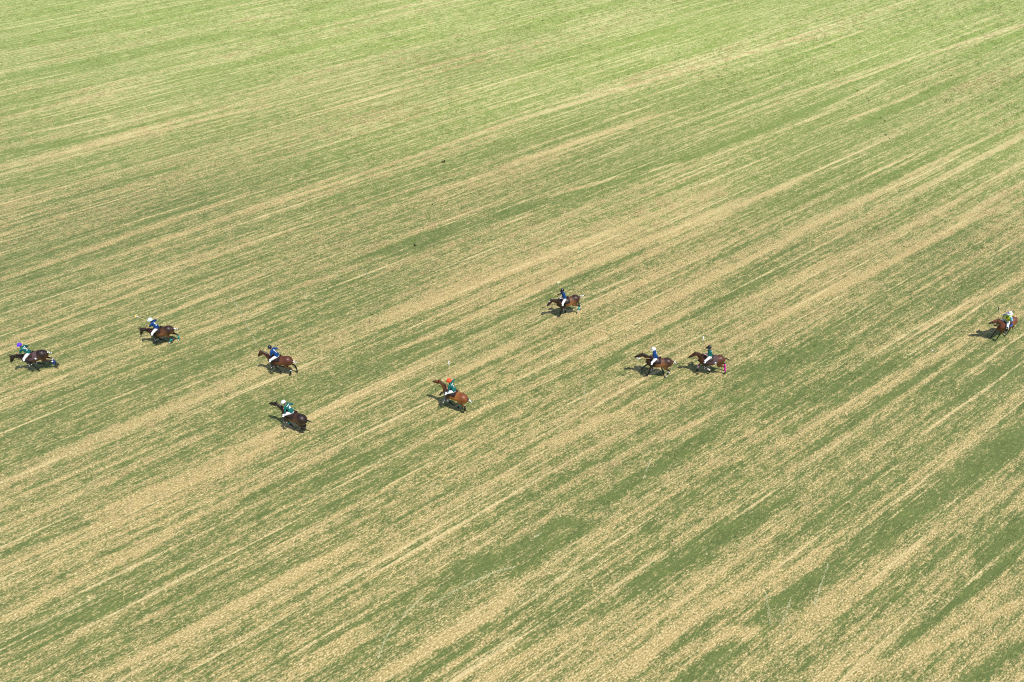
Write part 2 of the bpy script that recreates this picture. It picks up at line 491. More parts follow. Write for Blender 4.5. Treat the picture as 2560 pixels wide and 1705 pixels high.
    def sad(f, x, a, off):
        k = abs(math.cos(a)) ** 6
        lift_ = 0.075 * k * ((2 * f - 1) ** 2) + (0.03 * k if f > 0.85 else 0)
        x2 = x + 0.10 * math.sin(min(abs(a), 1.5)) ** 2 * 1.0
        return x2, off + lift_
    sheet('saddle', -0.09, 0.27, rad(58), 0.055, M_SADDLE, thick=0.028, shape=sad)
    sheet('girth', 0.27, 0.36, math.pi * 0.999, 0.012, M_TACK, nx=2, na_=40, thick=0.02)
    if cfg.get('breast', True):
        bm = bmesh.new()
        for s in (1, -1):
            tube(bm, [T(Vector((0.38, s * 0.255, 1.28))), T(Vector((0.58, s * 0.245, 1.22))), T(Vector((0.72, s * 0.19, 1.17))), T(Vector((0.83, 0, 1.13)))], 0.014, 6, 3)
        finish('breastplate', bm, M_TACK, root)
    # bridle
    bm = bmesh.new()
    def hring(t, d, w, h, r):
        c = poll + hd * t + hup * d
        q = [c + side * (w * math.cos(2 * math.pi * k / 16)) + hup * (h * math.sin(2 * math.pi * k / 16)) for k in range(17)]
        tube(bm, q, r, 6, 1, lat=hd)
    hring(0.36, -0.003, 0.070, 0.092, 0.011)
    hring(0.06, -0.015, 0.096, 0.116, 0.011)
    for s in (1, -1):
        tube(bm, [poll + hd * 0.05 + hup * 0.06 + side * s * 0.08, poll + hd * 0.22 - hup * 0.01 + side * s * 0.098, poll + hd * 0.46 - hup * 0.035 + side * s * 0.062], 0.010, 6, 2)
    bridle = finish('bridle', bm, M_TACK, root)
    bits = []
    for s in (1, -1):
        bm = bmesh.new()
        c = poll + hd * 0.47 - hup * 0.035 + side * s * 0.064
        bits.append(c)
        tube(bm, [c + hd * (0.028 * math.cos(a)) + hup * (0.028 * math.sin(a)) for a in np.linspace(0, 2 * math.pi, 11)], 0.006, 6, 1)
        finish('bit_ring', bm, M_METAL, bridle)
    bm = bmesh.new()
    tube(bm, [poll + hd * 0.38 - hup * 0.09, nb.lerp(poll, 0.45) - crest * 0.25, T(Vector((0.80, 0, 1.12)))], 0.011, 6, 4)
    finish('martingale', bm, M_TACK, root)
    # reins to the rider's left hand
    hand = K['left_hand']
    bm = bmesh.new()
    for s, c in zip((1, -1), bits):
        m1 = c.lerp(hand, 0.5) + Vector((0, s * 0.10, -cfg.get('rein_sag', 0.05)))
        tube(bm, [c, m1, hand + Vector((0.01, s * 0.012, 0))], 0.009, 6, 5)
    tube(bm, [hand, hand + Vector((-0.06, 0.06, -0.22)), hand + Vector((0.03, 0.15, -0.38)), hand + Vector((0.10, 0.08, -0.20)), hand], 0.008, 6, 4)
    finish('reins', bm, M_TACK, root)
    # stirrups
    for s in (1, -1):
        ft = K['feet'][0 if s == 1 else 1]
        bm = bmesh.new()
        top = around(0.16, s * 0.95, 0.07)
        arch = ft + Vector((0, 0, 0.15))
        tube(bm, [top, arch], 0.012, 6, 1)
        st = finish('stirrup_leather', bm, M_TACK, root)
        bm = bmesh.new()
        tube(bm, [ft + Vector((0, -0.06, -0.02)), ft + Vector((0, -0.058, 0.07)), arch, ft + Vector((0, 0.058, 0.07)), ft + Vector((0, 0.06, -0.02))], 0.008, 6, 3)
        box(bm, ft + Vector((0, 0, -0.028)), (0.05, 0.125, 0.012))
        finish('stirrup_iron', bm, M_METAL, st)

# ------------------------------------------------------------------ rider
def add_hand(bm, wrist, f, s, n):
    """half closed hand: palm along f, knuckle line along s, fingers curling towards n"""
    f, s, n = f.normalized(), s.normalized(), n.normalized()
    loft(bm, [(*wrist, 0.028, 0.021), (*(wrist + f * 0.045), 0.038, 0.017), (*(wrist + f * 0.088), 0.041, 0.015)], lat=s, n=10, sub=2)
    for k, ln in enumerate((0.92, 1.0, 0.95, 0.76)):
        o = wrist + f * 0.082 + s * (0.030 - 0.020 * k)
        p1 = o + (f * 0.9 + n * 0.4).normalized() * 0.036 * ln
        p2 = p1 + (f * 0.1 + n).normalized() * 0.028 * ln
        p3 = p2 + (-f * 0.9 + n * 0.35).normalized() * 0.022 * ln
        loft(bm, [(*(o - f * 0.015), 0.0095), (*p1, 0.0092), (*p2, 0.0085), (*p3, 0.0070)], lat=s, n=7, sub=2)
    o = wrist + f * 0.035 + s * 0.030
    p1 = o + (f * 0.6 + s * 0.6 + n * 0.5).normalized() * 0.036
    p2 = p1 + (f * 0.6 - s * 0.1 + n * 0.7).normalized() * 0.030
    loft(bm, [(*(o - f * 0.01), 0.0125), (*p1, 0.0115), (*p2, 0.009)], lat=n, n=7, sub=2)

def elbow(sh, hd, l1, l2, hint):
    d = hd - sh; L = min(d.length, l1 + l2 - 0.004)
    d = d.normalized(); hd2 = sh + d * L
    a = (l1 * l1 - l2 * l2 + L * L) / (2 * L)
    h = math.sqrt(max(0, l1 * l1 - a * a))
    q = hint - d * hint.dot(d); q.normalize()
    return sh + d * a + q * h, hd2

def rider_pose(cfg, K):
    T = K['T']
    P = T(Vector((0.13 + cfg.get('seat_x', 0), 0, 1.625 + cfg.get('seat_up', 0))))
    L = rad(cfg['lean']); tw = rad(cfg.get('twist', 0)); roll = rad(cfg.get('roll', 0))
    d = Vector((math.sin(L), math.sin(roll), math.cos(L))).normalized()
    lat = Matrix.Rotation(tw, 3, d) @ Vector((0, 1, 0)); lat = (lat - d * lat.dot(d)).normalized()
    b = d.cross(lat).normalized()                 # points backwards or forwards
    if b.x > 0: b = -b
    S = P + d * 0.45
    hdL = rad(cfg['lean'] * 0.45 + cfg.get('nod', 0))
    hup = Vector((math.sin(hdL), math.sin(roll), math.cos(hdL))).normalized()
    yaw = rad(cfg.get('look', 0))
    hf = Matrix.Rotation(yaw, 3, hup) @ Vector((math.cos(hdL), 0, -math.sin(hdL)))
    hf = (hf - hup * hf.dot(hup)).normalized()
    neck = P + d * 0.525
    head = neck + hup * 0.145 + hf * 0.025
    shl, shr = S + lat * 0.175, S - lat * 0.175
    lh = T(Vector(cfg['lh'])); rh = T(Vector(cfg['rh']))
    el, lh = elbow(shl, lh, 0.28, 0.25, Vector((-0.3, 0.55, -0.7)))
    er, rh = elbow(shr, rh, 0.28, 0.25, Vector(cfg.get('elbow', (-0.5, -0.5, -0.5))))
    lb = cfg.get('lower', 0.0)
    kn = [T(Vector((0.50, s * 0.325, 1.36))) for s in (1, -1)]
    an = [T(Vector((0.38 + lb, s * 0.375, 0.96))) for s in (1, -1)]
    toe = [a + Vector((0.15, s * 0.05, -0.075)) for a, s in zip(an, (1, -1))]
    feet = [a + Vector((0.08, s * 0.03, -0.085)) for a, s in zip(an, (1, -1))]
    K['left_hand'] = lh + (lh - el).normalized() * 0.07
    K['feet'] = feet
    return dict(P=P, d=d, lat=lat, b=b, S=S, neck=neck, head=head, hup=hup, hf=hf, shl=shl, shr=shr, el=el, er=er, lh=lh, rh=rh, kn=kn, an=an, toe=toe)

def text_mesh(body, size):
    cu = bpy.data.curves.new('t', 'FONT'); cu.body = body; cu.size = size; cu.align_x = 'CENTER'; cu.offset = size * 0.025
    o = bpy.data.objects.new('t', cu); COL.objects.link(o)
    dg = bpy.context.evaluated_depsgraph_get()
    me = bpy.data.meshes.new_from_object(o.evaluated_get(dg))
    bpy.data.objects.remove(o); bpy.data.curves.remove(cu)
    return me

def print_on(name, me2d, parent, bvh, centre, ax, ay, nrm, off=0.006):
    bm = bmesh.new(); bm.from_mesh(me2d)
    bmesh.ops.triangulate(bm, faces=bm.faces)
    for _ in range(3):
        long = [e for e in bm.edges if e.calc_length() > 0.03]
        if not long: break
        bmesh.ops.subdivide_edges(bm, edges=long, cuts=1)
        bmesh.ops.triangulate(bm, faces=[f for f in bm.faces if len(f.verts) > 3])
    for v in bm.verts:
        o = centre + ax * v.co.x + ay * v.co.y + nrm * 0.4
        hit = bvh.ray_cast(o, -nrm, 0.9)
        v.co = (hit[0] + nrm * off) if hit[0] else centre + ax * v.co.x + ay * v.co.y
    me = bpy.data.meshes.new(name); bm.to_mesh(me); bm.free()
    return link_mesh(name, me, M_PRINT, parent)

def build_rider(cfg, Q, root, org):
    """all coordinates are in the pony's frame; parts hang from root, which sits at org in that frame"""
    P, d, lat, b = Q['P'], Q['d'], Q['lat'], Q['b']
    hup, hf, head, neck = Q['hup'], Q['hf'], Q['head'], Q['neck']
    parts = []
    def fin(*a, **k):
        o = finish(*a, **k); parts.append(o); return o
    hl = hup.cross(hf).normalized()               # rider's left
    # body: one continuous figure, hands with fingers
    bm = bmesh.new()
    loft(bm, [(*(P - d * 0.06), 0.13, 0.10), (*(P + d * 0.04), 0.145, 0.11), (*(P + d * 0.18), 0.122, 0.09), (*(P + d * 0.34), 0.145, 0.10), (*(P + d * 0.44), 0.150, 0.080), (*(P + d * 0.50), 0.07, 0.065), (*neck, 0.055, 0.058), (*(neck + hup * 0.06), 0.052, 0.057)], lat=lat, n=16)
    loft(bm, [(*(head - hup * 0.115 + hf * 0.035), 0.038, 0.030), (*(head - hup * 0.075 + hf * 0.012), 0.062, 0.070), (*(head - hup * 0.02), 0.072, 0.090), (*(head + hup * 0.05 - hf * 0.006), 0.076, 0.097), (*(head + hup * 0.10 - hf * 0.008), 0.058, 0.075)], lat=hl, n=16)
    loft(bm, [(*(head + hup * 0.022 + hf * 0.084), 0.011, 0.012), (*(head - hup * 0.022 + hf * 0.106), 0.016, 0.015)], lat=hl, n=8, sub=1)
    for s in (1, -1):
        loft(bm, [(*(head + hl * s * 0.076 + hup * 0.025 - hf * 0.005), 0.010, 0.022), (*(head + hl * s * 0.074 - hup * 0.03), 0.009, 0.015)], lat=hl, n=8, sub=1)
    for sh, el, wr in ((Q['shl'], Q['el'], Q['lh']), (Q['shr'], Q['er'], Q['rh'])):
        loft(bm, [(*sh, 0.042), (*sh.lerp(el, 0.45), 0.044), (*el, 0.038), (*el.lerp(wr, 0.3), 0.041), (*wr, 0.027)], lat=d, n=10)
    for k, s in ((0, 1), (1, -1)):
        hip = P + Vector((0, s * 0.09, -0.03)); kn, an, toe = Q['kn'][k], Q['an'][k], Q['toe'][k]
        loft(bm, [(*hip, 0.085), (*hip.lerp(kn, 0.4), 0.076), (*kn, 0.050), (*kn.lerp(an, 0.3), 0.051), (*an, 0.032)], lat=(0.3, 1, 0), n=12)
        loft(bm, [(*(an + Vector((-0.03, 0, -0.03))), 0.03), (*(an + Vector((0.05, s * .015, -0.055))), 0.036, 0.03), (*toe, 0.034, 0.018)], lat=(0, 1, 0), n=10)
    bo = finish('body', bm, M_SKIN, None, voxel=0.012, smooth=2)
    # fingers are added to the same figure after the skin has been grown
    bm = bmesh.new(); bm.from_mesh(bo.data)
    rein_f = (Q['lh'] - Q['el']).normalized()
    sN = Vector((0, 0, 1)) - rein_f * rein_f.z; sN.normalize()
    add_hand(bm, Q['lh'], rein_f, sN, sN.cross(rein_f) * -1)
    rf = (Q['rh'] - Q['er']).normalized()
    md = Q.get('mallet_dir', Vector((0, 0, 1))); sR = md - rf * md.dot(rf)
    if sR.length < 0.1: sR = Vector((0, 0, 1)) - rf * rf.z
    sR.normalize(); nR = sR.cross(rf)
    if nR.y < 0: nR = -nR
    add_hand(bm, Q['rh'], rf, sR, nR)
    bm.to_mesh(bo.data); bm.free()
    bo.data.polygons.foreach_set('use_smooth', [True] * len(bo.data.polygons))
    parts.append(bo)
    Q['right_grip'] = Q['rh'] + rf * 0.085 + nR * 0.028; Q['left_grip'] = Q['lh'] + rein_f * 0.085 + (sN.cross(rein_f) * -1) * 0.028
    # face
    for s in (1, -1):
        bm = bmesh.new(); ball(bm, head + hup * 0.008 + hf * 0.082 + hl * s * 0.031, 0.0125, 10, 8)
        e = fin('eye', bm, M_EYEW)
        bm = bmesh.new(); ball(bm, head + hup * 0.008 + hf * 0.0905 + hl * s * 0.031, 0.0062, 8, 6)
        i_ = finish('iris', bm, M_EYED, e)
    bm = bmesh.new()
    loft(bm, [(*(head - hup * 0.058 + hf * 0.077 + hl * t), 0.0075 * (1 - abs(t) / 0.034), 0.006) for t in (-0.026, -0.012, 0.0, 0.012, 0.026)], lat=hup, n=8, sub=2)
    fin('mouth', bm, M_LIP)
    bm = bmesh.new()
    loft(bm, [(*(head + hup * 0.04 - hf * 0.03), 0.080, 0.076), (*(head - hup * 0.02 - hf * 0.035), 0.077, 0.068), (*(head - hup * 0.065 - hf * 0.04), 0.058, 0.045)], lat=hl, n=14, sub=2)
    if cfg.get('ponytail'):
        loft(bm, [(*(head - hup * 0.05 - hf * 0.09), 0.025), (*(head - hup * 0.12 - hf * 0.12), 0.032), (*(head - hup * 0.24 - hf * 0.13), 0.012)], lat=hl, n=8)
    fin('hair', bm, cfg.get('hair_mat', M_HAIR))
    # helmet: shell, peak, brim, chin strap
    hm = cfg['helmet']
    bm = bmesh.new()
    R3 = Matrix((hf, hl, hup)).transposed()
    hc = head + hup * 0.055
    n = 20
    hs = cfg.get('hs', 0.88)
    prof = [(0.0, 1.0), (0.028, 1.02), (0.062, 0.96), (0.092, 0.80), (0.114, 0.54), (0.124, 0.24)]
    rings = []
    for h, r in prof:
        rings.append([bm.verts.new(hc + R3 @ Vector((0.142 * hs * r * math.cos(a) - 0.006, 0.128 * hs * r * math.sin(a), h - (0.035 if h == 0 and math.cos(a) < 0 else 0) * -math.cos(a)))) for a in np.linspace(0, 2 * math.pi, n, endpoint=False)])
    for a_, b_ in zip(rings, rings[1:]):
        for k in range(n): bm.faces.new((a_[k], a_[(k + 1) % n], b_[(k + 1) % n], b_[k]))
    bm.faces.new(rings[-1]); bm.faces.new(list(reversed(rings[0])))
    # raised ridge from front to back
    loft(bm, [(*(hc + R3 @ Vector((0.139 * hs * math.cos(a) - 0.006, 0, 0.010 + 0.116 * math.sin(a)))), 0.016, 0.008) for a in np.linspace(0.15, 2.95, 9)], lat=hl, n=8, sub=1)
    hel = fin('helmet', bm, hm)
    bm = bmesh.new()
    wide = cfg.get('wide_brim', 0)
    top = []; bot = []
    m_ = 28
    for ring_i, (k0, dz) in enumerate(((0.97, 0.008), (1.0, 0.004), (1.25, -0.012))):
        row = []
        for a in np.linspace(0, 2 * math.pi, m_, endpoint=False):
            fr = max(0, math.cos(a)); ext = (0.014 + 0.052 * fr ** 1.5 + wide) if ring_i == 2 else 0.0
            row.append(hc + R3 @ Vector(((0.140 * hs * min(k0, 1.0) + ext) * math.cos(a) - 0.006, (0.126 * hs * min(k0, 1.0) + ext) * math.sin(a), dz - (0.35 * ext if ring_i == 2 else 0))))
        top.append(row)
    vt = [[bm.verts.new(p) for p in r] for r in top]; vb = [[bm.verts.new(p - hup * 0.007) for p in r] for r in top]
    for i in range(2):
        for k in range(m_):
            j = (k + 1) % m_
            bm.faces.new((vt[i][k], vt[i][j], vt[i + 1][j], vt[i + 1][k])); bm.faces.new((vb[i][k], vb[i + 1][k], vb[i + 1][j], vb[i][j]))
    for k in range(m_):
        j = (k + 1) % m_
        bm.faces.new((vt[2][k], vt[2][j], vb[2][j], vb[2][k])); bm.faces.new((vt[0][k], vb[0][k], vb[0][j], vt[0][j]))
    finish('brim', bm, cfg.get('brim', hm), hel)
    bm = bmesh.new()
    tube(bm, [head + hl * 0.086 + hup * 0.055, head + hl * 0.072 - hup * 0.06 + hf * 0.02, head - hup * 0.125 + hf * 0.03, head - hl * 0.072 - hup * 0.06 + hf * 0.02, head - hl * 0.086 + hup * 0.055], 0.007, 6, 4)
    finish('chin_strap', bm, M_TACK, hel)
    # jersey
    bm = bmesh.new()
    loft(bm, [(*(P - d * 0.03), 0.180, 0.140), (*(P + d * 0.06), 0.172, 0.133), (*(P + d * 0.18), 0.152, 0.118), (*(P + d * 0.34), 0.170, 0.122), (*(P + d * 0.455), 0.180, 0.104), (*(P + d * 0.515), 0.098, 0.085), (*(P + d * 0.545), 0.068, 0.070)], lat=lat, n=20)
    for sh, el in ((Q['shl'], Q['el']), (Q['shr'], Q['er'])):
        loft(bm, [(*(sh - (el - sh).normalized() * 0.02), 0.072), (*sh.lerp(el, 0.4), 0.066), (*sh.lerp(el, 0.92), 0.064)], lat=d, n=12)
    je = finish('jersey' if cfg['jersey'] is not M_SHIRT else 'shirt', bm, cfg['jersey'], None, voxel=0.014, smooth=3)
    # creases of the cloth
    V = np.zeros(len(je.data.vertices) * 3); je.data.vertices.foreach_get('co', V); V = V.reshape(-1, 3)
    Nn = np.zeros_like(V).ravel(); je.data.vertices.foreach_get('normal', Nn); Nn = Nn.reshape(-1, 3)
    ph = random.uniform(0, 6)
    wv = np.sin(V[:, 2] * 62 + 11 * V[:, 1] + 9 * np.sin(V[:, 0] * 15 + ph) + ph) * 0.004 + np.sin(V[:, 2] * 25 - V[:, 1] * 30 + ph) * 0.004
    V += Nn * wv[:, None]; je.data.vertices.foreach_set('co', V.ravel()); je.data.update()
    parts.append(je)
    bvh = BVHTree.FromPolygons([Vector(v.co) for v in je.data.vertices], [tuple(p.vertices) for p in je.data.polygons])
    ax = -lat; c = P + d * 0.24
    if cfg.get('number'):
        tm = text_mesh(cfg['number'], 0.28)
        print_on('number', tm, je, bvh, c - d * 0.055, ax, d, b)
        if cfg['jersey'] is M_TEAL:
            bar = bpy.data.meshes.new('bar'); w, h = 0.115, 0.013
            bar.from_pydata([(-w, -h, 0), (w, -h, 0), (w, h, 0), (-w, h, 0)], [], [(0, 1, 2, 3)])
            print_on('shoulder_bar', bar, je, bvh, c + d * 0.20, ax, d, b)
        else:
            tm = text_mesh('*', 0.22)
            print_on('emblem', tm, je, bvh, c + d * 0.055, ax, d, b, 0.008)
    if cfg.get('vest'):
        bm = bmesh.new()
        loft(bm, [(*(P + d * 0.0), 0.180, 0.140), (*(P + d * 0.18), 0.166, 0.132), (*(P + d * 0.34), 0.192, 0.138), (*(P + d * 0.45), 0.200, 0.122), (*(P + d * 0.51), 0.105, 0.095)], lat=lat, n=20)
        fin('hi_vis_vest', bm, M_VEST, voxel=0.014, smooth=2)
        bm = bmesh.new()
        f_ = -b
        for s in (1, -1):
            loft(bm, [(*(P + d * 0.535 + lat * s * 0.07 + f_ * 0.075), 0.022, 0.010), (*(P + d * 0.40 + lat * s * 0.035 + f_ * 0.140), 0.022, 0.010), (*(P + d * 0.31 + f_ * 0.145), 0.016, 0.010)], lat=lat, n=8)
        fin('collar', bm, M_PADDARK)
    # breeches
    bm = bmesh.new()
    loft(bm, [(*(P - d * 0.10), 0.13, 0.10), (*(P - d * 0.02), 0.162, 0.122), (*(P + d * 0.03), 0.145, 0.108)], lat=lat, n=18)
    for k, s in ((0, 1), (1, -1)):
        hip = P + Vector((0, s * 0.095, -0.03)); kn, an = Q['kn'][k], Q['an'][k]
        loft(bm, [(*hip, 0.105, 0.11), (*hip.lerp(kn, 0.4), 0.092, 0.10), (*hip.lerp(kn, 0.8), 0.070, 0.076), (*kn, 0.062, 0.066), (*kn.lerp(an, 0.28), 0.060)], lat=(0.3, 1, 0), n=14)
    fin('breeches', bm, M_WHITE, voxel=0.014, smooth=3)
    # boots, knee guards with straps, spurs
    for k, s in ((0, 1), (1, -1)):
        kn, an, toe = Q['kn'][k], Q['an'][k], Q['toe'][k]
        bm = bmesh.new()
        loft(bm, [(*kn.lerp(an, 0.10), 0.066, 0.068), (*kn.lerp(an, 0.3), 0.066, 0.070), (*kn.lerp(an, 0.7), 0.050, 0.052), (*an, 0.044, 0.046)], lat=(0.2, 1, 0), n=14)
        loft(bm, [(*(an + Vector((-0.055, -s * .01, -0.055))), 0.036, 0.040), (*(an + Vector((0.0, 0, -0.045))), 0.044, 0.052), (*(an + Vector((0.08, s * .03, -0.068))), 0.045, 0.034), (*toe, 0.038, 0.022)], lat=(0, 1, 0), n=12)
        bt = fin('boot', bm, cfg.get('boot', M_BOOT), voxel=0.013, smooth=2)
        bm = bmesh.new()
        for q in (-1, 1):
            tube(bm, [an + Vector((0.01, q * 0.046, -0.035)), an + Vector((-0.075, q * 0.03, -0.04)), an + Vector((-0.085, 0, -0.04))], 0.006, 6, 2)
        tube(bm, [an + Vector((-0.08, 0, -0.04)), an + Vector((-0.125, 0, -0.05))], 0.006, 6, 1)
        finish('spur', bm, M_METAL, bt)
        bm = bmesh.new()
        fw = Vector((0.055, s * 0.02, 0.012))
        up_ = (P - kn).normalized(); dn = (an - kn).normalized()
        loft(bm, [(*(kn + up_ * 0.045 + fw * 0.55), 0.058, 0.026), (*(kn + fw * 0.7), 0.066, 0.032), (*(kn + dn * 0.10 + fw * 0.75), 0.060, 0.030), (*(kn + dn * 0.19 + fw * 0.55), 0.048, 0.022)], lat=(0.2, 1, 0), n=12)
        kg = fin('knee_guard', bm, cfg.get('guard', M_BOOT))
        bm = bmesh.new()
        c0 = kn + dn * 0.055
        loft(bm, [(*(c0 - dn * 0.022 + fw * 0.25), 0.074, 0.085), (*(c0 + dn * 0.022 + fw * 0.25), 0.074, 0.085)], lat=(0.2, 1, 0), n=16, sub=1)
        finish('guard_strap', bm, cfg.get('strap', M_TAPE), kg)
    if cfg.get('glove_r'):
        bm = bmesh.new()
        loft(bm, [(*(Q['rh'] - rf * 0.06), 0.036, 0.034), (*(Q['rh'] + rf * 0.02), 0.042, 0.030), (*(Q['rh'] + rf * 0.075), 0.046, 0.024)], lat=sR, n=10)
        fin('glove', bm, cfg['glove_r'])
    if cfg.get('glove_l'):
        bm = bmesh.new()
        loft(bm, [(*(Q['lh'] - rein_f * 0.06), 0.036, 0.034), (*(Q['lh'] + rein_f * 0.02), 0.042, 0.030), (*(Q['lh'] + rein_f * 0.075), 0.046, 0.024)], lat=sN, n=10)
        fin('glove', bm, cfg['glove_l'])
    if cfg.get('elbow_guard'):
        bm = bmesh.new(); e, w, sh = Q['er'], Q['rh'], Q['shr']
        e, w, sh = Q['el'], Q['lh'], Q['shl']
        loft(bm, [(*e.lerp(sh, 0.10), 0.062), (*e, 0.062), (*e.lerp(w, 0.35), 0.055)], lat=d, n=12)
        fin('elbow_guard', bm, cfg['elbow_guard'])
    # hang everything from the person's own root
    Mo = Matrix.Translation(-org)
    def shift(o):
        o.data.transform(Mo)
        for ch in o.children: shift(ch)
    for o in parts:
        shift(o); o.parent = root

# ------------------------------------------------------------------ riders of the photograph
def crop(ox, oy, s):
    return lambda x, y: (ox + x / s, oy + y / s)
A1, A2, A3, A4 = crop(0, 830, 13.07), crop(310, 770, 13.07), crop(600, 780, 8.71), crop(640, 970, 13.07)
A5, A6, A7, A9 = crop(1050, 890, 10.45), crop(1330, 690, 13.07), crop(1570, 830, 8.41), crop(2400, 750, 13.07)

H_PURPLE = mat('purple_helmet', (0.115, 0.035, 0.80), 0.4, 0.08, 8, 0.4)
H_WHITE = mat('white_helmet', (0.78, 0.80, 0.84), 0.4, 0.05, 8, 0.4)
H_PALEBLUE = mat('pale_blue_helmet', (0.66, 0.82, 0.88), 0.4, 0.05, 8, 0.4)
H_LILAC = mat('lilac_white_helmet', (0.74, 0.70, 0.80), 0.4, 0.05, 8, 0.4)
H_BLACK = mat('black_helmet', (0.012, 0.013, 0.024), 0.22, 0.2, 8, 0.5)
H_ORANGE = mat('orange_helmet', (0.80, 0.065, 0.012), 0.35, 0.08, 8, 0.4)
H_CREAM = mat('cream_helmet', (0.85, 0.70, 0.60), 0.4, 0.05, 8, 0.4)
W_NAVY = mat('navy_wrap', (0.012, 0.04, 0.22), 0.8, 0.15)
W_GREEN = mat('green_wrap', (0.006, 0.30, 0.22), 0.8, 0.15)
W_AQUA = mat('aqua_wrap', (0.05, 0.50, 0.52), 0.8, 0.12)
W_PINK = mat('pink_wrap', (0.95, 0.03, 0.50), 0.8, 0.06)
W_PALE = mat('pale_wrap', (0.70, 0.58, 0.52), 0.8, 0.1)
W_BLACK = mat('black_wrap', (0.015, 0.015, 0.018), 0.8, 0.2)
W_DARKGREEN = mat('dark_green_wrap', (0.01, 0.07, 0.06), 0.8, 0.2)

C_DARK = coat_mat('dark_brown_coat', (0.0176, 0.0088, 0.0072), (0.115, 0.046, 0.020), (0.009, 0.007, 0.008))
C_SEAL = coat_mat('seal_brown_coat', (0.0240, 0.0104, 0.0064), (0.20, 0.080, 0.028), (0.009, 0.007, 0.007))
C_BAYRED = coat_mat('red_bay_coat', (0.0760, 0.0224, 0.0112), (0.16, 0.055, 0.022), (0.011, 0.008, 0.008))
C_BRIGHT = coat_mat('bright_bay_coat', (0.1615, 0.0467, 0.0119), (0.44, 0.165, 0.030), (0.012, 0.008, 0.008))
C_LIVER = coat_mat('liver_bay_coat', (0.0330, 0.0132, 0.0078), (0.33, 0.135, 0.045), (0.011, 0.008, 0.008))
C_CHEST = coat_mat('brown_bay_coat', (0.0788, 0.0248, 0.0105), (0.20, 0.065, 0.02), (0.012, 0.008, 0.008))
C_BAY = coat_mat('mahogany_bay_coat', (0.13, 0.036, 0.017), (0.25, 0.085, 0.025), (0.012, 0.008, 0.008))

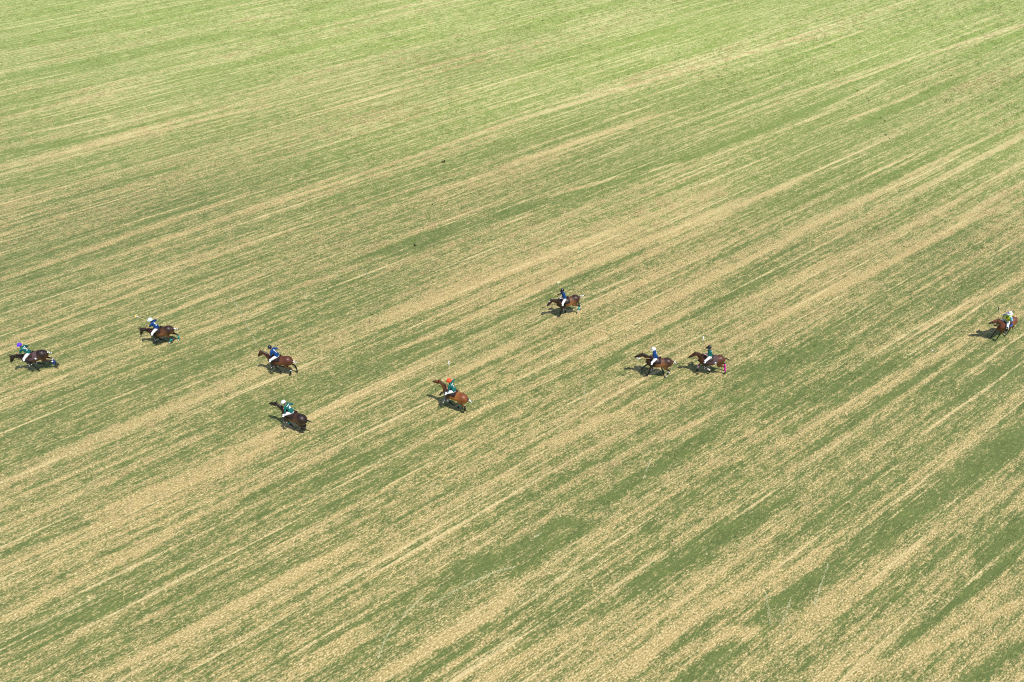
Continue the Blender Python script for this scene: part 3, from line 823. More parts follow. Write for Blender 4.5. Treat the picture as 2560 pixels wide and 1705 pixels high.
P_GROUP, R_GROUP, M_GROUP = 'polo ponies on the grass field', 'riders on the polo ponies', 'polo mallets held by the riders'
TEAMS = [
 dict(id=1, hs=0.92, kp=dict(nose=A1(255, 1000), poll=A1(300, 745), tail=A1(1590, 690)), neck=12, head=62, pitch=7, coat=C_DARK,
      FL=(-22, -24, -4), FR=(-26, -58, -80), HL=(4, -70, -3, -32), HR=(14, -62, -10, -35), tail=(-5, -22, -28), tail_yaw=6,
      wraps={2: (W_NAVY, M_TAPE, 0.10, 0.95), 3: (W_NAVY, M_TAPE, 0.10, 0.95), 0: (W_BLACK, None, 0.1, 0.95), 1: (W_BLACK, M_TAPE, 0.1, 0.95)},
      pad=M_PADBROWN, pad_drop=100, emblem=True, pad_back=-0.34, rein_sag=-0.02,
      lean=22, twist=-14, nod=-2, lh=(0.70, 0.12, 1.78), rh=(0.34, -0.34, 1.72), helmet=H_PURPLE, jersey=M_TEAL, number='3', lower=-0.10,
      hl='dark brown polo pony galloping at the far left edge under the purple helmeted rider',
      rl='rider in teal jersey number 3 and purple helmet, leaning forward at the far left'),
 dict(id=2, seat_x=0.0, hs=1.0, kp=dict(nose=A2(480, 875), poll=A2(485, 640), tail=A2(1650, 680)), neck=20, head=68, pitch=9, coat=C_SEAL,
      FL=(40, -38, -72), FR=(18, -48, -80), HL=(42, -36, 34, 40), HR=(2, -58, 6, 30), tail=(-18, -18, -12), blaze=True, socks=(2, 3),
      wraps={2: (W_GREEN, W_AQUA, 0.25, 0.95), 3: (W_GREEN, W_AQUA, 0.25, 0.95), 0: (W_BLACK, None, 0.1, 0.95), 1: (W_BLACK, None, 0.1, 0.95)}, pad_drop=62, rein_sag=0.0,
      lean=19, twist=-6, nod=-6, lh=(0.80, 0.12, 1.68), rh=(0.36, -0.36, 1.78), helmet=H_PALEBLUE, jersey=M_NAVY, number='3', seat_up=-0.03, elbow_guard=M_GLOVEY,
      mallet=dict(px=A2(368, 245), head=M_CANEHEAD, axis=(0.1, 0.69, 0.73)), elbow=(-0.7, -0.5, 0.2), whip=(M_WHIPRED, A2(1215, 950), A2(800, 725)),
      hl='dark brown polo pony with green hind wraps galloping second from the left',
      rl='rider in navy jersey and pale blue helmet crouching with mallet raised, second from left'),
 dict(id=3, seat_x=-0.03, hs=0.86, kp=dict(nose=A3(420, 975), poll=A3(440, 850), tail=A3(1130, 1045)), neck=36, head=56, pitch=-1, coat=C_BAYRED,
      FL=(-22, -42, 0), FR=(-4, -72, -95), HL=(28, -44, 20, 20), HR=(20, -70, -10, 0), tail=(-40, -38, -25),
      wraps={2: (W_BLACK, M_TAPE, 0.15, 0.95), 3: (W_BLACK, None, 0.15, 0.95), 0: (W_BLACK, None, 0.1, 0.95)}, pad_drop=62, rein_sag=0.12,
      lean=30, twist=4, nod=2, lh=(0.58, 0.10, 1.72), rh=(-0.16, -0.40, 1.88), helmet=H_BLACK, jersey=M_NAVY, number='1',
      hl='reddish bay polo pony left of centre under the navy rider in a black helmet',
      rl='rider in navy jersey number 1 and black helmet, right arm drawn back, left of centre'),
 dict(id=4, hs=1.0, air=0.08, kp=dict(nose=A4(480, 585), poll=A4(700, 515), tail=A4(1580, 1005)), neck=40, head=18, pitch=-8, coat=C_DARK,
      FL=(-6, -48, -50), FR=(4, -60, -70), HL=(26, -40, 56, 40), HR=(34, -30, 50, 30), tail=(-2, -10, -14), tape=(), breast=True,
      wraps={0: (W_BLACK, W_AQUA, 0.1, 0.95), 1: (W_BLACK, None, 0.1, 0.95), 2: (W_BLACK, None, 0.1, 0.95), 3: (W_BLACK, None, 0.1, 0.95)}, pad_drop=66, rein_sag=0.14,
      lean=33, twist=6, nod=14, lh=(0.52, 0.16, 1.72), rh=(0.40, -0.30, 1.78), helmet=H_LILAC, jersey=M_TEAL, number='4', lower=-0.04,
      hl='dark brown polo pony nearest the camera, its plain black tail held out behind',
      rl='rider in teal jersey number 4 and white helmet, nearest the camera'),
 dict(id=5, hs=1.0, kp=dict(nose=A5(362, 725), poll=A5(535, 650), tail=A5(1215, 1115)), neck=48, head=24, pitch=-9, coat=C_BRIGHT,
      FL=(0, -62, -85), FR=(70, 50, 20), HL=(32, -58, 8, 45), HR=(52, -6, 26, 20), tail=(-15, -28, -32),
      wraps={0: (W_BLACK, M_TAPE, 0.1, 0.95), 1: (W_BLACK, M_TAPE, 0.1, 0.95), 2: (W_BLACK, None, 0.1, 0.95), 3: (W_AQUA, None, 0.15, 0.95)}, pad_drop=62, rein_sag=0.10,
      lean=24, twist=4, nod=4, lh=(0.52, 0.18, 1.80), rh=(0.48, -0.24, 2.08), helmet=H_ORANGE, jersey=M_TEAL, number='1',
      mallet=dict(px=A5(740, 150), head=M_TAPE, axis=(0.12, 0.80, -0.45)), elbow=(-0.4, -0.6, -0.6), whip=(M_WHIPTEAL, A5(608, 1195), A5(660, 820)),
      hl='bright chestnut bay polo pony with raised head under the rider in the orange helmet',
      rl='rider in teal jersey number 1 and bright orange helmet, mallet held upright'),
 dict(id=6, seat_x=0.09, hs=0.86, air=0.0, kp=dict(nose=A6(530, 985), poll=A6(660, 750), tail=A6(1495, 700)), neck=28, head=54, pitch=7, coat=C_LIVER,
      FL=(16, 8, 50), FR=(-24, -36, 0), HL=(22, -60, 0, 20), HR=(10, -62, -16, -40), tail=(2, 2, 0), star=True, socks=(2, 3),
      wraps={2: (W_AQUA, None, 0.35, 0.95), 0: (W_BLACK, None, 0.1, 0.95), 1: (W_BLACK, None, 0.1, 0.95), 3: (W_DARKGREEN, None, 0.35, 0.95)}, pad_drop=66, rein_sag=0.06,
      lean=14, twist=0, nod=4, lh=(0.52, 0.12, 1.78), rh=(0.58, -0.20, 1.86), helmet=H_BLACK, jersey=M_NAVY, number='2', glove_r=M_GLOVED, glove_l=M_GLOVEW,
      mallet=dict(px=A6(862, 190), head=M_PALEHEAD, axis=(1, 0.1, 0.05)),
      hl='brown polo pony with a white star and banded tail, highest in the picture',
      rl='rider in navy jersey and black helmet holding a mallet straight up, highest in the picture'),
 dict(id=7, seat_x=0.12, hs=0.95, kp=dict(nose=A7(190, 538), poll=A7(330, 447), tail=A7(900, 622)), neck=40, head=32, pitch=0, coat=C_LIVER,
      FL=(8, 4, 25), FR=(46, 36, 20), HL=(22, -46, 16, 10), HR=(48, 2, -25, -20), tail=(-12, -48, -52), socks=(2,),
      wraps={2: (W_DARKGREEN, M_TAPE, 0.15, 0.85), 3: (W_DARKGREEN, None, 0.15, 0.95), 0: (W_BLACK, None, 0.1, 0.95), 1: (W_DARKGREEN, None, 0.1, 0.95)}, pad_drop=60, rein_sag=0.10,
      lean=18, twist=-8, nod=6, lh=(0.52, 0.12, 1.76), rh=(0.52, 0.02, 1.62), helmet=H_CREAM, brim=H_PALEBLUE, jersey=M_NAVY, number='4',
      mallet=dict(px=A7(200, 548), head=M_TAPE, axis=(0.0, 0.80, -0.60)),
      hl='brown bay polo pony with a striped tail, front one of the pair right of centre',
      rl='rider in navy jersey and cream helmet with pale blue brim, mallet pointing forward'),
 dict(id=8, hs=0.88, kp=dict(nose=A7(1335, 540), poll=A7(1435, 420), tail=A7(2005, 565)), neck=42, head=46, pitch=0, coat=C_CHEST,
      FL=(-34, -50, -10), FR=(26, 14, -15), HL=(0, -68, -12, -10), HR=(-2, -70, -16, -10), tail=(-10, -30, -34), tape=(),
      wraps={2: (W_PINK, None, 0.05, 0.98), 3: (W_PINK, None, 0.05, 0.98), 0: (W_PALE, None, 0.1, 0.95), 1: (W_PALE, W_PINK, 0.1, 0.95)},
      pad=M_PADBROWN, pad_drop=98, emblem=True, pad_back=-0.34, rein_sag=0.12,
      lean=15, twist=-6, nod=2, lh=(0.54, 0.12, 1.80), rh=(0.42, -0.26, 2.06), helmet=H_BLACK, jersey=M_TEAL, number='2', ponytail=True, hair_mat=mat('blonde_hair', (0.42, 0.27, 0.11), 0.5, 0.2, 60),
      mallet=dict(px=A7(1575, 115), head=M_TAPE, axis=(0.2, 0.80, -0.45)),
      hl='brown polo pony with bright pink hind wraps, rear one of the pair right of centre',
      rl='rider in teal jersey and black helmet with mallet raised behind, on the pink wrapped pony'),
 dict(id=9, look=-22, heading=-152, turn=-20, seat_x=0.14, hs=0.82, kp=dict(nose=A9(1060, 755), poll=A9(1240, 605), tail=A9(1810, 630)), neck=42, head=28, pitch=0, coat=C_BAY,
      FL=(6, 4, 20), FR=(20, 8, 20), HL=(30, -30, 14, 25), HR=(24, -42, -10, 15), loose_tail=True, socks=(),
      wraps={}, pad=M_PADBLUE, pad_drop=80, rein_sag=0.16, breast=False,
      lean=13, twist=-12, nod=6, lh=(0.48, 0.10, 1.80), rh=(0.52, -0.22, 1.80), helmet=H_LILAC, wide_brim=0.035, jersey=M_SHIRT, vest=True,
      mallet=dict(px=A9(1238, 275), head=M_DARKHEAD, axis=(0.5, 0.7, -0.2)),
      hl='red bay pony with a loose black tail at the far right under the umpire',
      rl='umpire in yellow hi-vis vest and white brimmed helmet on the bay pony at far right'),
]

def fit(K, kp, heading=None):
    """place and heading of a pony on the field from three points of it"""
    names = ['nose', 'poll', 'tail']
    loc = [K[n] for n in names]; tgt = [kp[n] for n in names]
    a, b = at(*tgt[1], loc[1].z), at(*tgt[2], loc[2].z)
    h = math.atan2((a - b).y, (a - b).x)
    x = np.array([(a.x + b.x) / 2, (a.y + b.y) / 2, h])
    if heading is not None: x[2] = rad(heading)
    wts = (0.5, 1, 1)
    def res(x):
        out = []
        c, s = math.cos(x[2]), math.sin(x[2])
        for l, t, w in zip(loc, tgt, wts):
            p = proj((x[0] + c * l.x - s * l.y, x[1] + s * l.x + c * l.y, l.z))
            out += [(p[0] - t[0]) * w, (p[1] - t[1]) * w]
        return np.array(out)
    for _ in range(12):
        r = res(x); J = np.zeros((6, 3))
        for k in range(3):
            e = np.zeros(3); e[k] = 1e-4
            J[:, k] = (res(x + e) - r) / 1e-4
        if heading is not None: J[:, 2] = 0
        x = x - np.linalg.lstsq(J, r, rcond=None)[0]
    return x, res(x)

def build_team(cfg):
    K = make_horse(cfg)
    x, r = fit(K, cfg['kp'], cfg.get('heading'))
    if cfg.get('place'): x = np.array(cfg['place'])
    print('FIT', cfg['id'], [round(float(v), 3) for v in x], 'heading', round(math.degrees(x[2]), 1), 'res px', [round(float(v), 1) for v in r])
    loc = Vector((x[0], x[1], 0)); rz = x[2]
    W = Matrix.Translation(loc) @ Matrix.Rotation(rz, 4, 'Z')
    Wi = W.inverted()
    pony = thing('polo_pony', cfg['hl'], 'horse', loc, rz, P_GROUP)
    Q = rider_pose(cfg, K)
    mal = cfg.get('mallet')
    if mal:
        # the mallet is 1.3 m long: find where its head is on the sight line
        g = W @ (Q['rh'] + (Q['rh'] - Q['er']).normalized() * 0.09)
        o = Vector((0, 0, CAM_H)); dr = ray(*mal['px']).normalized()
        L = 1.27
        m = (g - o).dot(dr); h2 = (g - (o + dr * m)).length_squared
        q = math.sqrt(max(0.0, L * L - h2))
        e = o + dr * (m + (q if mal.get('far', False) else -q))
        if h2 > L * L: e = g + (o + dr * m - g).normalized() * L
        Q['mallet_dir'] = (Wi.to_3x3() @ (e - g)).normalized()
        Q['mallet_len'] = L
    org = Q['P']
    per = thing('person', cfg['rl'], 'person', W @ org, rz, R_GROUP)
    build_rider(cfg, Q, per, org)
    build_horse(cfg, K, pony, cfg['coat'])
    for o in (per, pony):
        o['rider_number'] = cfg['id'] if False else 0
        del o['rider_number']
    if mal:
        g = Q['right_grip']; dl = Q['mallet_dir']
        root = thing('polo_mallet', MALLET_LABELS[cfg['id']], 'mallet', W @ g, rz, M_GROUP)
        Z = Vector((0, 0, 0))
        bm = bmesh.new(); tube(bm, [Z - dl * 0.10, Z + dl * 0.4, Z + dl * 1.24], 0.0125, 8, 1)
        finish('shaft', bm, M_CANE, root)
        bm = bmesh.new(); tube(bm, [Z - dl * 0.14, Z + dl * 0.10], 0.019, 10, 1)
        finish('grip', bm, M_GRIP, root)
        bm = bmesh.new(); tube(bm, [Z + dl * 1.02, Z + dl * 1.225], 0.0185, 10, 1)
        finish('shaft_tape', bm, M_TAPE, root)
        bm = bmesh.new()
        cr = Wi.to_3x3() @ Vector(mal['axis'])
        cr = cr - dl * cr.dot(dl)
        cr.normalize()
        c = dl * 1.25
        loft(bm, [(*(c - cr * 0.125), 0.023), (*(c - cr * 0.06), 0.030), (*(c + cr * 0.06), 0.029), (*(c + cr * 0.12), 0.020)], lat=dl, n=12)
        finish('head', bm, mal['head'], root)
    if cfg.get('whip'):
        wm, pe, _ = cfg['whip']
        g = Q['left_grip']; gw = W @ g
        o = Vector((0, 0, CAM_H)); dr = ray(*pe).normalized(); m = (gw - o).dot(dr); L = 1.02
        h2 = (gw - (o + dr * m)).length_squared
        q = math.sqrt(max(0.0, L * L - h2)); e = o + dr * (m - q) if h2 < L * L else gw + (o + dr * m - gw).normalized() * L
        el_ = Wi @ e
        root = thing('riding_whip', WHIP_LABELS[cfg['id']], 'whip', gw, rz)
        dl = el_ - g; un = dl.normalized()
        bm = bmesh.new(); loft(bm, [(*(-un * 0.12), 0.012), (*(dl * 0.5), 0.010), (*dl, 0.008)], n=8, sub=1, lat=(0.2, 0.9, 0.3))
        finish('shaft', bm, wm, root)
        bm = bmesh.new(); tube(bm, [-un * 0.13, un * 0.10], 0.016, 8, 1)
        finish('handle', bm, M_GRIP, root)
        bm = bmesh.new(); tube(bm, [dl, dl + un * 0.09], 0.013, 6, 1)
        finish('flap', bm, M_TAPE if cfg['id'] == 5 else wm, root)
    return x

MALLET_LABELS = {2: 'cane mallet with a golden head raised ahead of the crouching navy rider', 5: 'upright mallet with a white head behind the orange helmet',
                 6: 'upright mallet with a pale cream head held by the rider highest in the picture', 7: 'mallet held level over the pony\'s neck, pointing left',
                 8: 'mallet slanting up above the teal rider on the pink wrapped pony', 9: 'mallet with a dark head held by the yellow vested umpire'}
WHIP_LABELS = {2: 'thin red whip slanting across the shoulder of the pony with green wraps', 5: 'dark teal whip hanging down beside the bright bay pony\'s shoulder'}

# ------------------------------------------------------------------ the field
THETA = math.atan(3720.0 * CP / FOCAL)             # direction of the mowing streaks, from straight ahead to the right
UX = np.array([math.sin(THETA), math.cos(THETA)]); VX = np.array([-math.cos(THETA), math.sin(THETA)])
def uv(p): return np.array([p[0] * UX[0] + p[1] * UX[1], p[0] * VX[0] + p[1] * VX[1]])

def vnoise(U, V, lu, lv, seed):
    r = np.random.default_rng(seed)
    a = U / lu; b = V / lv
    a0, b0 = np.floor(a).astype(int), np.floor(b).astype(int)
    fa, fb = a - a0, b - b0
    fa = fa * fa * (3 - 2 * fa); fb = fb * fb * (3 - 2 * fb)
    tab = r.random((512, 2048))
    g = lambda i, j: tab[(i + 256) % 512, (j + 1024) % 2048]
    return (g(a0, b0) * (1 - fa) + g(a0 + 1, b0) * fa) * (1 - fb) + (g(a0, b0 + 1) * (1 - fa) + g(a0 + 1, b0 + 1) * fa) * fb

# dry streaks (+) and green bands (-): two points of the photograph, width in metres, strength
STREAKS = [
 (0, 296, 452, 188, .30, .8), (0, 348, 261, 294, .3, .6), (0, 422, 392, 315, .9, .5), (70, 403, 680, 261, .5, .6), (570, 55, 735, 27, 1.2, .6),
 (653, 522, 1280, 305, .35, .9), (1280, 305, 2052, 76, .45, .9), (760, 500, 1280, 322, .3, .6), (408, 789, 680, 675, .28, 1.0), (1443, 245, 2123, 71, .35, .7),
 (1280, 408, 1661, 283, .45, .9), (1378, 487, 1731, 400, .35, .7), (2064, 223, 2247, 160, .30, 1.0), (2247, 160, 2560, 62, .3, .7), (2060, 272, 2213, 203, .35, .8),
 (2111, 303, 2300, 231, .35, .9), (1470, 853, 2520, 315, .50, 1.0), (1280, 680, 1813, 470, .75, .8), (1280, 745, 1813, 517, .40, 1.0), (1633, 615, 2014, 440, .45, .9),
 (1824, 853, 2560, 490, .45, .8), (2313, 816, 2560, 690, .30, .8), (1125, 940, 1290, 860, .35, 1.0), (261, 1685, 924, 1342, .38, .9), (962, 1690, 1280, 1494, .40, 1.0),
 (1660, 1098, 1824, 1011, .28, .9), (1334, 1130, 1525, 1032, .35, .9), (1584, 1658, 1742, 1532, .5, .8), (1742, 1532, 2068, 1370, .9, .6), (1797, 778, 2368, 517, 1.1, .45),
 (0, 700, 600, 490, .5, .5), (0, 980, 500, 790, .45, .6), (100, 1160, 700, 900, .5, .6), (0, 1330, 560, 1060, .55, .6), (600, 1120, 1100, 890, .5, .6),
 (0, 1560, 420, 1340, .45, .8), (1000, 1330, 1600, 1010, .7, .5), (1900, 1130, 2560, 780, .5, .6), (1750, 1300, 2300, 1000, .8, .5), (2000, 1560, 2560, 1190, 1.0, .7),
 (1500, 1700, 1900, 1560, .6, .6), (2100, 1705, 2560, 1440, .7, .7), (2260, 1660, 2560, 1500, .25, .8), (700, 1705, 1100, 1480, .6, .5), (300, 640, 900, 420, .4, .6),
 (900, 820, 1500, 590, .5, .6), (1900, 260, 2560, 60, .3, .6), (900, 240, 1400, 90, .4, .5), (1000, 185, 1290, 110, .3, .8), (600, 330, 1100, 200, .3, .5),
 (1960, 640, 2560, 340, .35, .5), (1200, 1700, 1480, 1560, .4, .5), (0, 860, 420, 700, .35, .6), (1000, 870, 1330, 740, .4, .6),
 # green
 (0, 536, 462, 413, .22, -.9), (0, 381, 218, 348, .8, -.9), (1389, 517, 2096, 245, 1.3, -1.0), (925, 642, 1330, 507, 1.2, -1.0), (642, 789, 930, 680, .8, -.9),
 (1742, 1375, 1980, 1240, .8, -.9), (1878, 1560, 2068, 1424, .75, -1.2), (2068, 1424, 2286, 1277, .85, -1.2), (2286, 1277, 2560, 1087, .95, -1.2), (2231, 1630, 2530, 1396, .30, -1.2),
 (1497, 1260, 1824, 1060, .7, -1.0), (1280, 1430, 1480, 1310, .7, -.9), (924, 1560, 1280, 1369, .8, -1.2), (1280, 1369, 1420, 1300, .6, -.8), (1740, 790, 2060, 590, 1.2, -.7),
 (2205, 462, 2560, 305, 1.2, -.8), (1905, 1032, 2250, 900, 1.2, -.8), (2370, 1000, 2560, 900, 1.2, -.8), (1830, 940, 2100, 860, .9, -.7), (1500, 920, 1560, 890, .5, -.6),
 (1290, 760, 1760, 560, .2, -.9), (0, 1390, 260, 1290, .5, -.7), (0, 1620, 300, 1500, .6, -.7), (360, 960, 560, 890, .8, -.6), (0, 470, 300, 400, .3, -.6),
 (1800, 1540, 1640, 1660, .6, -.9), (1700, 1705, 1850, 1610, .5, -.9), (1580, 1470, 1760, 1380, .7, -.8), (2440, 1400, 2560, 1300, 1.2, -.8), (300, 1530, 700, 1400, .8, -.5),
 (0, 120, 500, 40, 1.5, -.5), (0, 200, 600, 80, 2.0, -.5), (1300, 180, 1700, 60, 2.0, -.5), (600, 1250, 900, 1130, .7, -.5), (2120, 330, 2400, 200, .8, -.7),
 (2410, 1705, 2560, 1600, .5, -.8), (1290, 1600, 1480, 1490, 1.0, -.5), (1000, 640, 1100, 600, .6, -.5),
]
# scuffs and hoof tracks that cross the streaks: pale thin lines
TRACKS = [[(572, 728), (595, 770), (643, 862)], [(842, 689), (862, 711)], [(866, 701), (889, 725)], [(901, 665), (928, 698)],
          [(2070, 1408), (2056, 1449), (2035, 1513)], [(1979, 1493), (1966, 1530), (1956, 1559)], [(1913, 1481), (1926, 1559)],
          [(1079, 1516), (1127, 1482), (1234, 1431), (1290, 1417)], [(1316, 1355), (1403, 1304)], [(1397, 1372), (1471, 1338)],
          [(924, 1700), (957, 1614), (979, 1570), (1055, 1494)], [(1584, 1223), (1612, 1190), (1628, 1146)], [(1290, 360), (1272, 240), (1255, 190)], [(1450, 900), (1462, 950), (1460, 1010)]]

def field_values(X, Y):
    U = X * UX[0] + Y * UX[1]; V = X * VX[0] + Y * VX[1]
    Vw = V + 0.35 * (vnoise(U, V, 18, 9, 1) - 0.5)
    dry = np.full_like(U, 0.455)
    for k, (lu, lv, amp) in enumerate(((70, 9, .10), (50, 3.1, .15), (32, 1.25, .22), (30, .55, .38), (20, .27, .50))):
        dry += amp * (vnoise(U, Vw, lu, lv, 20 + k) - 0.5)
    dry += 0.22 * (vnoise(U, V, 7, 4, 60) - 0.5)
    s = np.zeros_like(dry)
    for i, (x0, y0, x1, y1, w, a) in enumerate(STREAKS):
        p, q = at(x0, y0), at(x1, y1); p, q = np.array(p[:2]), np.array(q[:2]); d = q - p; L = np.linalg.norm(d); d = d / L
        t = (X - p[0]) * d[0] + (Y - p[1]) * d[1]; o = (X - p[0]) * -d[1] + (Y - p[1]) * d[0]
        o = o + (vnoise(t, t * 0, 2.5, 1, 300 + i) - 0.5) * 0.18
        end = 0.12 * L
        f = np.clip((t + end) / (2 * end), 0, 1) * np.clip((L + end - t) / (2 * end), 0, 1)
        g = np.exp(-np.abs(o / (0.62 * w)) ** 3)
        s += a * (0.60 if 0 < w < 0.55 else 0.34) * f * g * (0.75 + 0.5 * vnoise(t, t * 0 + i, 3, 1, 400 + i))
    dry = 0.395 + (dry - 0.455) * 0.55 + s * 1.0
    # farther up the field: greener turf, with hazy brightness painted into its colour
    far_green_glow = np.clip((Y - 44) / 45 + 0.5 * (vnoise(U, V, 40, 12, 90) - 0.5), 0, 1)
    dry -= 0.06 * far_green_glow - 0.07 * np.clip((34 - Y) / 18, 0, 1)
    dry += 0.10 * np.clip(1 - ((X - 6) / 16) ** 2 - ((Y - 46) / 12) ** 2, 0, 1)
    pale = np.zeros_like(dry)
    return np.clip(dry, 0, 1), far_green_glow, pale

def ground_material():
    m = bpy.data.materials.new('dry_turf'); m.use_nodes = True
    N, L = m.node_tree.nodes, m.node_tree.links
    b = N['Principled BSDF']
    tc = N.new('ShaderNodeTexCoord')
    rot = N.new('ShaderNodeMapping'); rot.inputs['Rotation'].default_value = (0, 0, -math.atan2(UX[1], UX[0]))
    L.new(tc.outputs['Object'], rot.inputs['Vector'])
    def noise(sx, sy, detail=4, rough=0.55, loc=0):
        mp = N.new('ShaderNodeMapping'); mp.inputs['Scale'].default_value = (sx, sy, 1); mp.inputs['Location'].default_value = (loc, loc * 1.7, 0)
        L.new(rot.outputs[0], mp.inputs['Vector'])
        n = N.new('ShaderNodeTexNoise'); n.inputs['Scale'].default_value = 1; n.inputs['Detail'].default_value = detail; n.inputs['Roughness'].default_value = rough
        L.new(mp.outputs[0], n.inputs['Vector']); return n.outputs['Fac']
    def attr(name):
        a = N.new('ShaderNodeAttribute'); a.attribute_name = name; return a.outputs['Fac']
    def math_(op, a, c, clamp=False):
        x = N.new('ShaderNodeMath'); x.operation = op; x.use_clamp = clamp
        for i, v in enumerate((a, c)):
            if isinstance(v, (int, float)): x.inputs[i].default_value = v
            else: L.new(v, x.inputs[i])
        return x.outputs[0]
    def rng(v, a, c, lo=0.0, hi=1.0):
        x = N.new('ShaderNodeMapRange'); x.interpolation_type = 'SMOOTHSTEP'
        L.new(v, x.inputs[0])
        for i, k in enumerate((a, c, lo, hi)): x.inputs[i + 1].default_value = k
        return x.outputs[0]
    def mix(f, a, c):
        x = N.new('ShaderNodeMix'); x.data_type = 'RGBA'
        if isinstance(f, float): x.inputs[0].default_value = f
        else: L.new(f, x.inputs[0])
        for i, v in ((6, a), (7, c)):
            if isinstance(v, tuple): x.inputs[i].default_value = rgb(v)
            else: L.new(v, x.inputs[i])
        return x.outputs[2]
    dry, far_green_glow, pale = attr('dry'), attr('far_green_glow'), attr('pale')
    clump = noise(0.95, 3.2, 3, 0.55, 3)        # clumps 0.3 to 0.9 m long
    fleck = noise(3.3, 9.0, 3, 0.6, 11)         # flecks 12 to 35 cm
    fleck2 = noise(8.0, 15.0, 3, 0.65, 17)
    fine = noise(17, 26, 3, 0.7, 23)            # blades
    tone = noise(0.5, 1.6, 4, 0.6, 31)
    broad = noise(0.05, 0.22, 3, 0.5, 41)
    v = math_('ADD', dry, math_('MULTIPLY', math_('SUBTRACT', clump, 0.5), 1.25))
    v = math_('ADD', v, math_('MULTIPLY', math_('SUBTRACT', fleck, 0.5), 1.2))
    v = math_('ADD', v, math_('MULTIPLY', math_('SUBTRACT', fleck2, 0.5), 1.15))
    v = math_('ADD', v, math_('MULTIPLY', math_('SUBTRACT', fine, 0.5), 0.40))
    line = noise(0.045, 2.4, 3, 0.6, 51)         # long thin mower streaks
    line2 = noise(0.085, 5.0, 3, 0.62, 57)
    v = math_('ADD', v, math_('MULTIPLY', math_('SUBTRACT', line, 0.5), 0.75))
    v = math_('ADD', v, math_('MULTIPLY', math_('SUBTRACT', line2, 0.5), 1.35))
    line3 = rng(noise(0.055, 2.9, 2, 0.55, 67), 0.59, 0.69)
    v = math_('ADD', v, math_('MULTIPLY', line3, 0.30))
    f = rng(v, 0.12, 0.88)
    green = mix(rng(tone, 0.3, 0.7), GREEN_DARK, GREEN_MID)
    green = mix(rng(fleck2, 0.56, 0.36), green, mix(0.6, green, GREEN_DEEP))
    green = mix(rng(fleck, 0.52, 0.66), green, mix(0.5, green, GREEN_PALE))
    green = mix(rng(fine, 0.3, 0.7), green, mix(0.45, green, GREEN_PALE))
    green = mix(math_('MULTIPLY', far_green_glow, 0.85), green, mix(rng(fleck, 0.3, 0.7), GLOW_GREEN_A, GLOW_GREEN_B))
    straw = mix(rng(broad, 0.3, 0.7), STRAW_A, STRAW_B)
    straw = mix(rng(fleck2, 0.46, 0.68), straw, STRAW_PALE)
    straw = mix(rng(fleck2, 0.48, 0.30), straw, mix(0.65, straw, OLIVE))
    straw = mix(math_('MULTIPLY', line3, 0.4), straw, STRAW_PALE)
    straw = mix(math_('MULTIPLY', far_green_glow, 0.75), straw, GLOW_STRAW)
    c = mix(f, green, straw)
    c = mix(math_('MULTIPLY', pale, rng(fleck, 0.3, 0.6), True), c, mix(0.42, c, STRAW_PALE))
    L.new(c, b.inputs['Base Color'])
    b.inputs['Roughness'].default_value = 0.9
    b.inputs['Specular IOR Level'].default_value = 0.15
    b.inputs['Sheen Weight'].default_value = 0.75; b.inputs['Sheen Roughness'].default_value = 0.33; b.inputs['Sheen Tint'].default_value = (0.98, 1.0, 0.45, 1)
    bp = N.new('ShaderNodeBump'); bp.inputs['Strength'].default_value = 0.8; bp.inputs['Distance'].default_value = 0.07
    h = math_('ADD', math_('MULTIPLY', fleck2, 0.7), math_('MULTIPLY', fine, 0.5))
    L.new(h, bp.inputs['Height']); L.new(bp.outputs['Normal'], b.inputs['Normal'])
    return m
GREEN_DEEP = (0.034, 0.060, 0.020)
GREEN_DARK, GREEN_MID, GREEN_PALE = (0.052, 0.088, 0.024), (0.096, 0.134, 0.036), (0.23, 0.25, 0.08)
GLOW_GREEN_A, GLOW_GREEN_B = (0.155, 0.225, 0.030), (0.31, 0.39, 0.095)  # far greens, lightened to hold the bright haze
STRAW_A, STRAW_B, STRAW_PALE = (0.325, 0.255, 0.098), (0.370, 0.275, 0.108), (0.66, 0.54, 0.29)
OLIVE, GLOW_STRAW = (0.15, 0.15, 0.05), (0.60, 0.56, 0.27)  # far straw lifted pale, standing in for hazy brightness

GROUND_MAT = ground_material()
def set_attr(me, name, arr):
    a = me.attributes.new(name, 'FLOAT', 'POINT'); a.data.foreach_set('value', np.ascontiguousarray(arr, dtype=np.float32))

